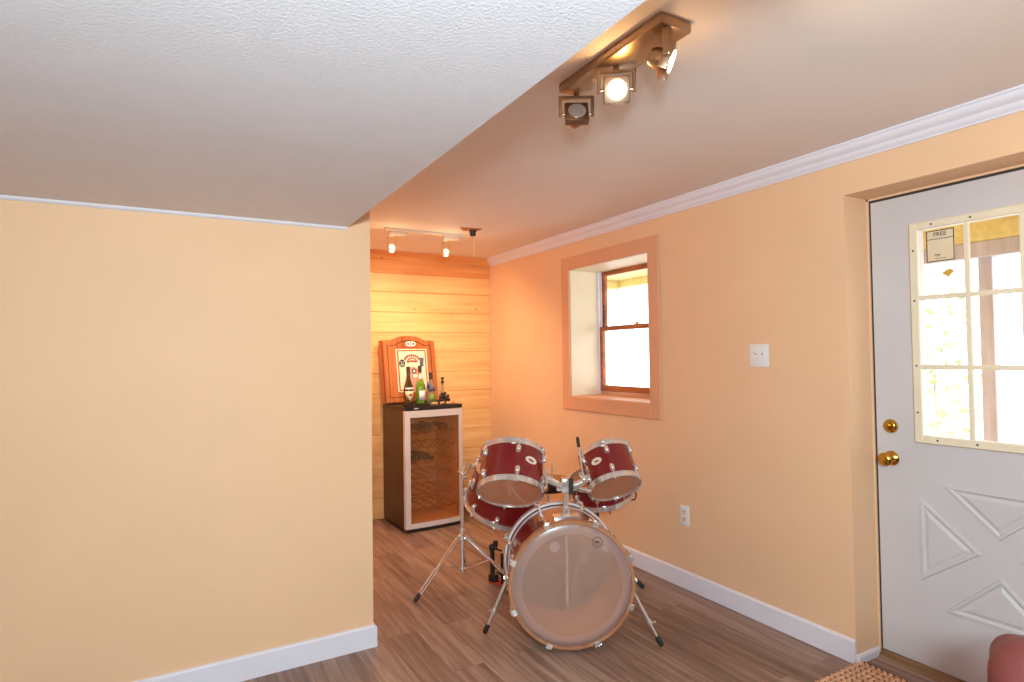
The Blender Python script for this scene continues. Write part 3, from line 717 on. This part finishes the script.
# ---- throne
dt = empty('drum_throne', (2.13, 3.30, 0)); tag(dt, 'round drum stool with a tan top behind the drums', 'stool')
MB().lathe([(0, .500), (.120, .500), (.136, .506), (.142, .520), (.143, .555), (.139, .566)], 40).build('seat_side', M['dkvinyl'], dt)
MB().lathe([(.139, .566), (.134, .574), (.10, .580), (0, .582)], 40, caps=False).build('seat_top', M['tan'], dt)
MB().lathe([(.012, .12), (.012, .48), (.05, .49), (.05, .50)], 16).build('post', M['chrome'], dt)
for ang in (20, 140, 262):
    a = math.radians(ang); u = Vector((math.cos(a), math.sin(a), 0)); o = MB(); p0 = u*.012+Vector((0, 0, .27)); p1 = u*.24+Vector((0, 0, .014))
    o.tube([p0, p1], .008, 8); o.tube([Vector((0, 0, .13)), u*.11+Vector((0, 0, .16))], .004, 6); lg = o.build('leg', M['chrome'], dt)
    d = (p1-p0).normalized(); MB().tube([p1-d*.04, p1-d*.03, p1, p1+d*.006], [.010, .014, .014, .009], 10).build('rubber_foot', M['rubber'], lg)

# ---- loose pedal
pe = empty('bass_pedal', (1.735, 3.262, 0), (0, 0, math.radians(-70))); tag(pe, 'black bass drum pedal with red plate on the floor behind the kit', 'drum pedal')
o = MB(); o.box(-.028, .055, -.06, .02, 0, .010, .002, 1); o.box(-.012, .04, .02, .25, 0, .006, .002, 1); o.build('base_plate', M['redplastic'], pe, smooth=False)
o = MB(); o.box(-.022, .052, -.01, .26, .03, .042, .004, 2, mx=Matrix.Translation((0, 0, -.02)) @ Matrix.Rotation(math.radians(-9), 4, 'X') @ Matrix.Translation((0, 0, .03))); o.build('foot_board', M['black'], pe)
o = MB(); o.box(-.026, -.004, -.05, -.028, .008, .205, .003, 1); o.ball((-.015, -.039, .212), .022, 12); o.box(-.034, .02, -.06, -.018, .006, .05, .005, 1); o.box(.055, .067, -.045, -.03, .008, .19, .003, 1); o.cyl((-.015, -.039, .212), (.062, -.039, .205), .006, seg=10)
o.box(-.01, .06, -.044, -.036, .088, .096, .002, 1)
o.build('tower', M['black'], pe)
o = MB(); o.tube([(.036, -.045, .205), (.034, -.06, .25)], .004, 8); o.box(.022, .046, -.075, -.05, .232, .268, .006, 2); o.build('beater', M['black'], pe)

# ------------------------------------------------------------------ wine cooler (origin: front lower corner near the wall end)
wa = math.radians(3)
CW, CD, CH = .503, .43, .985
wc = empty('wine_cooler', (1.577, 4.545, 0), (0, 0, wa)); tag(wc, 'small brown wine cooler with silver framed smoked glass door', 'wine cooler')
t = .026
o = MB(); o.box(0, t, 0, CD, .025, .965, .002, 1); o.box(CW-t, CW, 0, CD, .025, .965, .002, 1); o.box(t, CW-t, CD-t, CD, .025, .965); o.box(t, CW-t, 0, CD-t, .025, .06); o.box(t, CW-t, 0, CD-t, .925, .965)
cab = o.build('cabinet', M['cooler'], wc, smooth=False)
o = MB(); o.box(t, t+.004, .004, CD-t, .06, .925); o.box(CW-t-.004, CW-t, .004, CD-t, .06, .925); o.box(t, CW-t, CD-t-.004, CD-t, .06, .925); o.box(t, CW-t, .004, CD-t, .06, .064); o.box(t, CW-t, .004, CD-t, .921, .925)
o.build('liner', M['liner'], cab, smooth=False)
def bow(u, base, dep): # door front bulges forward
    q = (u/CW-.5)*2; return base-dep*(1-q*q)
o = MB(); n = 14
top = [(CW*i/n, bow(CW*i/n, -.052, .014)) for i in range(n+1)]+[(CW, CD), (0, CD)]
o.prism(top, lambda u, v, d: (u, v, d), .955, .985); o.build('top_panel', M['coolerblack'], wc, smooth=False)
MB().lathe([(.006, 0), (.006, .002), (0, .002)], 12, Matrix.Translation((.425, -.0545, .971)) @ Matrix.Rotation(PI/2, 4, 'X')).build('indicator_light', M['led'], wc)
o = MB(); o.box(.075, .120, -.0615, -.058, .966, .974); o.build('maker_badge', M['silver'], wc, smooth=False)
def bowed(o, x0, x1, z0, z1, th=.04, base=-.052, dep=.014, n=10):
    ol = [(x0+(x1-x0)*i/n, bow(x0+(x1-x0)*i/n, base, dep)) for i in range(n+1)]
    ol = ol+[(x1, base+th), (x0, base+th)]
    o.prism(ol, lambda u, v, d: (u, v, d), z0, z1)
o = MB(); bowed(o, 0, .042, .03, .952, n=3); bowed(o, CW-.032, CW, .03, .952, n=3); bowed(o, .042, CW-.032, .03, .068); bowed(o, .042, CW-.032, .898, .952)
o.lathe([(.0065, 0), (.0065, .003), (0, .003)], 12, Matrix.Translation((.083, -.0605, .925)) @ Matrix.Rotation(PI/2, 4, 'X'))
dr = o.build('cooler_door', M['silver'], wc, smooth=False)
o = MB()
ol = [(.04+(CW-.07)*i/10, bow(.04+(CW-.07)*i/10, -.044, .014)) for i in range(11)]
a = o.ring([(u, v, .066) for u, v in ol]); b = o.ring([(u, v, .900) for u, v in ol]); o.bridge(a, b, closed=False)
o.build('door_glass', M['smoke'], dr)
o = MB(); o.tube([(-.004, -.055, .56), (-.004, -.064, .57), (-.004, -.064, .72), (-.004, -.055, .73)], .005, 8); o.build('door_handle', M['silver'], dr)
o = MB(); bowed(o, .01, CW-.01, .012, .028, th=.05, base=-.045); o.build('kick_plate', M['coolerblack'], wc, smooth=False)
for x in (.035, CW-.035):
    for y in (.0, CD-.04): MB().lathe([(.016, 0), (.016, .008), (.010, .010), (.010, .028)], 12, Matrix.Translation((x, y, 0))).build('levelling_foot', M['coolerblack'], wc)
rack_z = [.16, .28, .41, .53, .65, .77]
def rack(z, wavy):
    o = MB(); x0, x1 = t+.008, CW-t-.008
    for y in ((.03, .12, .21, .30, .37) if wavy else (.03, .2, .36)):
        pts = []
        for i in range(49):
            q = i/48; pts.append((x0+(x1-x0)*q, y, z-(.018*(math.cos(q*2*PI*4.5)) if True else 0)))
        o.tube(pts, .0026, 5)
    for x in (x0, x1): o.tube([(x, .02, z), (x, CD-t-.01, z)], .003, 6)
    for y in (.022, CD-t-.012): o.tube([(x0, y, z-.004), (x1, y, z-.004)], .003, 6)
    o.build('wire_rack', M['wire'], wc)
for i, z in enumerate(rack_z): rack(z, i < 3)

# bottles lying in the cooler
RW = Matrix.Translation((1.577, 4.545, 0)) @ Matrix.Rotation(wa, 4, 'Z')
def lying_bottle(x, z, y0, flip, label, cap=M['coolerblack'], turn=0.):
    e = empty('wine_bottle', RW @ Vector((x, y0, z))); e.rotation_euler = (0, 0, wa+turn); tag(e, label, 'bottle', 'bottles lying in the wine cooler')
    pr = [(0, .004), (.030, .0), (.037, .006), (.037, .185), (.030, .215), (.015, .24), (.0145, .285), (.0155, .287), (.0155, .30), (0, .30)]
    mx = Matrix.Rotation(PI/2 if flip else -PI/2, 4, 'X')
    if flip: mx = Matrix.Translation((0, .30, 0)) @ mx
    o = MB(); o.lathe(pr, 20, mx); b = o.build('bottle_body', M['bglass'], e)
    o = MB(); o.lathe([(.0158, .25), (.0162, .301), (0, .302)], 16, mx); o.build('foil_cap', cap, e)
    return e
lying_bottle(.115, .550, .05, False, 'dark wine bottle lying base outward beside the door edge')
lying_bottle(.275, .550, .035, True, 'dark wine bottle lying neck outward on the middle rack', turn=math.radians(10))
lying_bottle(.22, .792, .05, False, 'dark wine bottle lying base outward on the top rack')
lying_bottle(.30, .792, .035, True, 'gold capped wine bottle lying neck outward on the top rack', cap=M['cork'])
lying_bottle(.39, .792, .06, False, 'dark wine bottle at the hinge side of the top rack')

# ------------------------------------------------------------------ things on the cooler
ct = .985
tr = tag(MB().box(0, .20, 0, .12, 0, .014, .004, 2).build('slate_tray', M['coolerblack']), 'thin dark slate under the bottles on the wine cooler', 'tray')
tr.location = RW @ Vector((.045, .015, ct)); tr.rotation_euler = (0, 0, wa)
# arched oak cabinet leaning on the wall
lean = math.radians(8)
ob = empty('oak_plaque', RW @ Vector((-.028, .300, ct+.008))); ob.rotation_euler = (-lean, 0, math.radians(7)); tag(ob, 'arched oak wall plaque with a framed pub picture on the cooler', 'plaque')
PW, PH = .50, .575
def arch(w0, h0, sh, x=0., inset=0.):
    """outline with a raised centre: shoulders then a flat bow"""
    pts = [(x+inset, inset), (x+w0-inset, inset), (x+w0-inset, h0-sh-inset)]
    xs = [.86, .80, .74, .66, .5, .34, .26, .20, .14]
    zs = [0, .12, .5, .82, 1, .82, .5, .12, 0]
    for a, b in zip(xs, zs): pts.append((x+inset+(w0-2*inset)*a, h0-sh-inset+sh*b))
    pts.append((x+inset, h0-sh-inset)); return pts
o = MB(); o.prism(arch(PW, PH, .042), lambda u, v, d: (u, d, v), 0, .055); back = o.build('plaque_case', M['oak'], ob, smooth=False)
o = MB(); o.prism(arch(PW, PH, .042, inset=.006), lambda u, v, d: (u, d, v), -.016, 0)
fr = o.build('plaque_front', M['oak'], ob, smooth=False)
o = MB(); ol = arch(PW, PH, .042, inset=.045); o.tube([(u, -.0165, v) for u, v in ol], .0035, 6, closed=True); o.tube([(.004, 0, .0), (.004, 0, PH-.045)], .003, 6)
o.build('routed_groove', M['oakd'], fr)
px0, px1, pz0, pz1 = .118, .412, .085, .455
o = MB()
for a, b, c2, d in ((px0, px1, pz0, pz0+.010), (px0, px1, pz1-.010, pz1), (px0, px0+.010, pz0, pz1), (px1-.010, px1, pz0, pz1)): o.box(a, b, -.024, -.016, c2, d, .002, 1)
o.build('picture_frame', M['poster'], ob, smooth=False)
o = MB(); o.box(px0+.010, px1-.010, -.019, -.016, pz0+.010, pz1-.010); pp = o.build('picture_mat', M['oak'], ob, smooth=False)
o = MB(); o.box(px0+.024, px1-.022, -.0205, -.019, pz0+.022, pz1-.020); po = o.build('picture_print', M['poster'], ob, smooth=False)
def flat(o, pts, y0=-.0222, y1=-.0205): o.prism(pts, lambda u, v, d: (u, d, v), y0, y1)
def ell(cx, cz, rx, rz, n=20, a0=0, a1=2*PI): return [(cx+rx*math.cos(a0+(a1-a0)*i/n), cz+rz*math.sin(a0+(a1-a0)*i/n)) for i in range(n)]
cxp = (px0+px1)/2
o = MB()
for k in range(9):
    a = PI*(.16+.68*k/8); c0 = (cxp+.076*math.cos(a), .338+.062*math.sin(a)); flat(o, ell(*c0, .009, .012, 8))
for k in range(9):
    a = PI*(.2+.6*k/8); flat(o, ell(cxp+.050*math.cos(a), .325+.050*math.sin(a), .006, .008, 8))
flat(o, [(cxp-.055, .350), (cxp, .357), (cxp+.055, .350), (cxp+.045, .336), (cxp, .342), (cxp-.045, .336)])
o.build('arched_lettering', M['red'], po, smooth=False)
o = MB(); flat(o, ell(cxp+.005, .225, .062, .075)); flat(o, [(cxp-.055, .115), (cxp+.075, .115), (cxp+.085, .20), (cxp+.04, .25), (cxp-.03, .25), (cxp-.065, .20)], -.0218)
o.build('printed_figure', M['pink'], po, smooth=False)
o = MB(); flat(o, ell(cxp+.012, .262, .022, .024), -.0228); flat(o, ell(px0+.052, .332, .028, .034)); o.build('dark_badges', M['ink'], po, smooth=False)
o = MB()
for dx, dz in ((-.01, .012), (.008, .010), (-.004, -.006), (.012, -.010), (-.013, -.014), (.002, -.020)): flat(o, ell(px0+.052+dx, .332+dz, .005, .005, 8), -.0230, -.0222)
flat(o, ell(cxp+.012, .262, .011, .012, 12), -.0235, -.0228); flat(o, ell(cxp+.02, .222, .022, .016), -.0226); o.build('pale_dots', M['labelw'], po, smooth=False)
o = MB(); flat(o, [(px1-.076, .306), (px1-.042, .300), (px1-.034, .378), (px1-.072, .380)]); o.build('blue_panel', M['bluegrey'], po, smooth=False)
o = MB(); o.prism(ell(cxp, .500, .050, .024), lambda u, v, d: (u, d, v), -.020, -.016); em = o.build('oval_emblem', M['labelw'], ob, smooth=False)
o = MB(); flat(o, [(cxp-.003, .478), (cxp+.003, .478), (cxp+.004, .522), (cxp-.004, .522)], -.0215, -.020); flat(o, [(cxp-.045, .466), (cxp+.045, .466), (cxp+.04, .473), (cxp-.04, .473)], -.0215, -.016); flat(o, ell(cxp-.025, .50, .012, .009, 10), -.0215, -.020); flat(o, ell(cxp+.025, .50, .012, .009, 10), -.0215, -.020)
o.build('emblem_print', M['red'], em, smooth=False)

def bottle(name, loc, prof, glass, label, extra, cat='bottle'):
    e = empty(name, loc); tag(e, label, cat, 'bottles on the wine cooler')
    MB().lathe(prof, 24).build('bottle_body', glass, e); extra(e); return e
def wrap(e, name, m, R, z0, z1, a0, a1, pts=None, n=16):
    """a label curved round the bottle, facing the room"""
    o = MB(); 
    lo = [((R+.0008)*math.cos(a0+(a1-a0)*i/n), (R+.0008)*math.sin(a0+(a1-a0)*i/n)) for i in range(n+1)]
    if pts is None: za = [z0]*(n+1)
    else: za = [z0+(pts)*abs(i/n-.5)*2 for i in range(n+1)]
    a = o.ring([(x, y, z) for (x, y), z in zip(lo, za)]); b = o.ring([(x, y, z1) for x, y in lo]); o.bridge(a, b, closed=False)
    ob_ = o.build(name, m, e)
    s = ob_.modifiers.new('thick', 'SOLIDIFY'); s.thickness = .0006; s.offset = 1
    return ob_
zt_ = ct+.014
def b1(e):
    wrap(e, 'front_label', M['labelc'], .039, .02, .105, math.radians(-150), math.radians(-20), pts=.055)
    wrap(e, 'shoulder_label', M['labelw'], .0385, .118, .132, math.radians(-150), math.radians(-20))
    MB().lathe([(.0150, .238), (.0158, .262), (.0165, .300), (0, .302)], 16).build('foil_cap', M['ink'], e)
    wrap(e, 'label_print', M['red'], .0398, .065, .085, math.radians(-105), math.radians(-65))
bottle('champagne_bottle', RW @ Vector((.085, .075, zt_)), [(0, .006), (.03, 0), (.039, .005), (.0395, .105), (.037, .135), (.026, .175), (.017, .205), (.0145, .24), (.0145, .298), (0, .299)], M['brglass'], 'brown green bottle with a cream shield label on the wine cooler', b1)
def b2(e):
    wrap(e, 'front_label', M['labelw'], .0375, .03, .105, math.radians(-125), math.radians(-35))
    wrap(e, 'round_seal', M['red'], .0370, .125, .155, math.radians(-60), math.radians(-20))
    MB().lathe([(.014, .198), (.015, .202), (.014, .236), (0, .237)], 16).build('screw_cap', M['capw'], e)
bottle('gin_bottle', RW @ Vector((.185, .066, zt_)), [(0, .004), (.034, 0), (.037, .005), (.0372, .12), (.033, .155), (.022, .178), (.0135, .19), (.0135, .199), (0, .20)], M['grglass'], 'bright green bottle with white cap on the wine cooler', b2)
def b3(e):
    wrap(e, 'front_label', M['labelb'], .0362, .11, .15, math.radians(-60), math.radians(10))
    MB().lathe([(.0145, .262), (.016, .268), (.016, .318), (0, .320)], 16).build('stopper', M['ink'], e)
bottle('rose_bottle', RW @ Vector((.225, .165, ct)), [(0, .004), (.034, 0), (.036, .005), (.0362, .16), (.034, .19), (.022, .225), (.0135, .24), (.0135, .265), (0, .266)], M['pinkglass'], 'rose coloured bottle with dark stopper behind the green bottle', b3)
def b4(e):
    wrap(e, 'front_label', M['labelg'], .0345, .022, .085, math.radians(-118), math.radians(-58))
    wrap(e, 'neck_label', M['bluegrey'], .0345, .11, .15, math.radians(-150), math.radians(-20))
    MB().lathe([(.0135, .205), (.0145, .212), (.0135, .262), (0, .264)], 16).build('screw_cap', M['ink'], e)
    wrap(e, 'blue_seal', M['labelb'], .0345, .135, .175, math.radians(-165), math.radians(-120))
bottle('vodka_bottle', RW @ Vector((.285, .085, ct)), [(0, .004), (.031, 0), (.034, .005), (.0342, .15), (.029, .172), (.0135, .195), (.0125, .21), (0, .211)], M['clglass'], 'clear bottle with green label and dark cap on the wine cooler', b4)
# dried berry cluster and corks, corkscrew
o = MB()
for i in range(70):
    a = random.random()*2*PI; r = .050*math.sqrt(random.random()); hgt = (.095*(1-(r/.052)**2))*random.random()
    o.ball((r*math.cos(a), .7*r*math.sin(a), .011+hgt), .009+.005*random.random(), 8)
bc = tag(o.build('berry_cluster', M['berry']), 'heap of dark dried berries at the corner of the cooler top', 'ornament', kind='stuff')
bc.location = RW @ Vector((.395, .06, ct))
for i, (x, y, r_) in enumerate(((.335, .0, 30), (.375, -.02, -20), (.455, .0, 75), (.30, -.005, 100), (.25, -.005, 10))):
    o = MB(); o.lathe([(0, 0), (.010, 0), (.0115, .002), (.0115, .040), (.010, .042), (0, .042)], 14, Matrix.Rotation(PI/2, 4, 'Y')); o = o.build('wine_cork', M['cork'])
    tag(o, ['pale cork in front of the clear bottle', 'pale cork in front of the dried berries', 'pale cork at the outer end of the cooler top', 'pale cork between the green and clear bottles', 'pale cork just in front of the green bottle'][i], 'cork', 'loose corks on the cooler'); o.location = RW @ Vector((x, y, ct+.0115)); o.rotation_euler = (0, 0, math.radians(r_))
bs = empty('bottle_stopper', RW @ Vector((.435, .17, ct))); tag(bs, 'tall slim decanter with a dark knob stopper behind the berries', 'decanter', )
MB().lathe([(0, .003), (.028, 0), (.032, .004), (.030, .06), (.016, .10), (.009, .13), (.009, .165), (0, .166)], 20).build('decanter_body', M['clglass'], bs)
MB().lathe([(.008, .150), (.009, .168), (.017, .172), (.017, .178), (.008, .186), (.009, .200), (.017, .208), (.017, .215), (0, .216)], 16).build('stopper', M['berry'], bs)

# ------------------------------------------------------------------ doormat
mt = empty('door_mat', (2.655-.68, 1.572-.45, 0)); tag(mt, 'woven jute mat with a corner in the door recess', 'mat')
MB().box(0, .68, 0, .45, .0, .006).build('mat_backing', M['jutedark'], mt, smooth=False)
o = MB(); px_, py_ = .0175, .025
nx, ny = int(.68/px_), int(.45/py_)
for i in range(nx):
    for j in range(ny):
        s = 1 if (i % 2 == 0) else -1
        mx = Matrix.Translation(((i+.5)*px_, (j+.5)*py_+(.0062 if i % 2 else 0), .0075)) @ Matrix.Rotation(s*math.radians(32), 4, 'Z') @ Matrix.Diagonal((.0074, .0155, .0075, 1))
        n_ = 4; rings = [(math.sin(PI*k/n_), -math.cos(PI*k/n_)) for k in range(n_+1)]
        o.lathe(rings, 6, mx)
o.build('braid', M['jute'], mt, smooth=True, angle=80)

# ------------------------------------------------------------------ red leather armchair (mostly outside the frame)
ch = empty('leather_armchair', (1.545, .252, 0), (0, 0, math.radians(-67))); tag(ch, 'dusty red leather armchair in front of the white door', 'armchair')
def cushion(x0, x1, y0, y1, z0, z1, r, seg=5): return MB().box(x0, x1, y0, y1, z0, z1, r, seg)
cushion(-.36, .36, .0, .18, .10, .792, .088, 8).build('backrest', M['leather'], ch)
cushion(-.36, .36, .10, .72, .10, .30, .03).build('seat_base', M['leather'], ch)
cushion(-.22, .22, .13, .74, .295, .44, .05).build('seat_cushion', M['leather'], ch)
for s in (-1, 1):
    cushion(min(s*.22, s*.35), max(s*.22, s*.35), .08, .72, .10, .58, .06).build('armrest', M['leather'], ch)
for x in (-.31, .31):
    for y in (.07, .65): MB().lathe([(.018, 0), (.026, .10)], 14, Matrix.Translation((x, y, 0))).build('leg', M['oakd'], ch)

# ------------------------------------------------------------------ outside
struct(MB().box(XO, 16, -8, 14, -.12, -.02).build('ground', M['ground'], smooth=False))
w = MB()
for k in range(30): w.box(XO+.02, 4.3, -1.0+k*.25, -1.0+k*.25+.244, 2.13, 2.155)
pc = struct(w.build('porch_ceiling', M['deckwood'], smooth=False))
for i, y in enumerate((.9, 2.2, 3.5, 4.8)): MB().box(XO, 4.0, y, y+.04, 2.04, 2.13, .003, 1).build('joist', M['deckwood'], pc, smooth=False)
MB().box(4.0, 4.05, -1.0, 3.0, 1.99, 2.13, .002, 1).build('header_board', M['deckwood'], pc, smooth=False)
MB().box(3.99, 4.055, -1.0, 3.0, 1.90, 1.99, .004, 1).build('beam', M['postwood'], pc, smooth=False)
MB().box(4.0, 4.05, 3.0, 6.2, 2.055, 2.13, .004, 1).build('fascia_board', M['deckwood'], pc, smooth=False)
o = tag(MB().box(4.06, 4.13, 1.60, 1.67, -.02, 2.13, .004, 1).build('porch_post', M['postwood'], smooth=False), 'weathered square porch post seen through the door glass', 'post')
def shrub(loc, h, r, n, label):
    e = empty('leafy_shrub', loc); tag(e, label, 'shrub')
    o = MB()
    for k in range(6):
        a = random.random()*2*PI; o.tube([(0.02*math.cos(a), .02*math.sin(a), 0), (r*.3*math.cos(a), r*.3*math.sin(a), h*.5), (r*.5*math.cos(a+.5), r*.5*math.sin(a+.5), h*.95)], [.012, .008, .003], 6)
    o.build('stems', M['bark'], e)
    o = MB()
    for k in range(n):
        a = random.random()*2*PI; rr = r*math.sqrt(random.random()); z = h*(.15+.85*random.random())
        c = Vector((rr*math.cos(a), rr*math.sin(a), z)); q = Quaternion((random.random()-.5, random.random()-.5, random.random()-.5, random.random()-.5)).normalized(); s = .03+.03*random.random()
        vs = [o.bm.verts.new(c+q @ Vector(p)*s) for p in ((-1, 0, 0), (-.2, .45, .08), (1, 0, .1), (-.2, -.45, .08))]
        o.bm.faces.new(vs)
    f = o.build('foliage', M['leaf'], e, smooth=False); f['kind'] = 'stuff'
shrub((5.9, 2.72, -.02), 2.05, .30, 240, 'sparse pale green shrub seen through the door glass')

# ------------------------------------------------------------------ light
def area(name, loc, target, sx, sy, power, col):
    l = bpy.data.lights.new(name, 'AREA'); l.shape = 'RECTANGLE'; l.size = sx; l.size_y = sy; l.energy = power; l.color = col
    o = bpy.data.objects.new(name, l); C.objects.link(o); o.location = loc
    o.rotation_mode = 'QUATERNION'; o.rotation_quaternion = (Vector(target)-Vector(loc)).to_track_quat('-Z', 'Y'); return o
w_ = bpy.data.worlds.new('World'); sc.world = w_; w_.use_nodes = True
bg = w_.node_tree.nodes['Background']; bg.inputs[0].default_value = (.93, .97, 1, 1); bg.inputs[1].default_value = 5.0
area('flash_bounce', (-.2, -.35, 1.6), (.5, 1.2, 2.2), .2, .2, 58, (.71, .91, .97))
area('flash_room', (0, -.7, 1.69), (2.1, 2.2, .75), .3, .3, 47, (.70, .92, 1.02))
Z2 = Vector(sb.location)
def W(p): return Z2+p
spot('halogen_spot', W(S2[0]), S2[1], 50, WARM, math.radians(64), .9)
spot('halogen_spot', W(S3[0]), S3[1], 24, WARM, math.radians(90), .9)
def bulb_light(name, loc, power, col):
    l = bpy.data.lights.new(name, 'POINT'); l.energy = power; l.color = col; l.shadow_soft_size = .012
    o = bpy.data.objects.new(name, l); C.objects.link(o); o.location = loc
for h, p in zip(heads, (8.5, 10)):
    spot('track_spot', h+Vector((0, .03, -.03)), Vector((.06 if h is heads[0] else .85, 1, -.62)), p, (1, .77, .42), math.radians(80), .8, .03)
    spot('track_spill', h+Vector((0, -.02, -.045)), Vector((.0, .5, -1)), 42, (1, .70, .42), math.radians(170), 1.0, .03)
    bulb_light('track_bulb', h+Vector((0, -.03, -.035)), 1.0, (1, .66, .36))
bulb_light('halogen_bulb', W(S2[0])+S2[1]*.012, 1.1, (1, .58, .24))
bulb_light('halogen_bulb', W(S3[0])+S3[1]*.012, .35, (1, .62, .30))

# ------------------------------------------------------------------ camera
f_px, yaw, pitch, roll = 597.96, .516536, .0237743, -.0144664
fw = Vector((math.sin(yaw)*math.cos(pitch), math.cos(yaw)*math.cos(pitch), math.sin(pitch)))
rt = Vector((math.cos(yaw), -math.sin(yaw), 0)); up = rt.cross(fw)
r2 = rt*math.cos(roll)+up*math.sin(roll); u2 = -rt*math.sin(roll)+up*math.cos(roll)
cam = bpy.data.cameras.new('Camera'); cam.sensor_width = 36; cam.lens = f_px/1024*36; cam.clip_start = .02
co = bpy.data.objects.new('Camera', cam); C.objects.link(co)
co.matrix_world = Matrix(((r2.x, u2.x, -fw.x, 0), (r2.y, u2.y, -fw.y, 0), (r2.z, u2.z, -fw.z, 1.38), (0, 0, 0, 1)))
sc.camera = co
sc.view_settings.view_transform = 'Standard'; sc.view_settings.look = 'None'; sc.view_settings.gamma = 1; sc.view_settings.use_curve_mapping = False
sc.view_settings.exposure = 0
sc.cycles.use_denoising = True
sc.cycles.max_bounces = 10; sc.cycles.diffuse_bounces = 6; sc.cycles.transparent_max_bounces = 16
sc.cycles.sample_clamp_indirect = 6
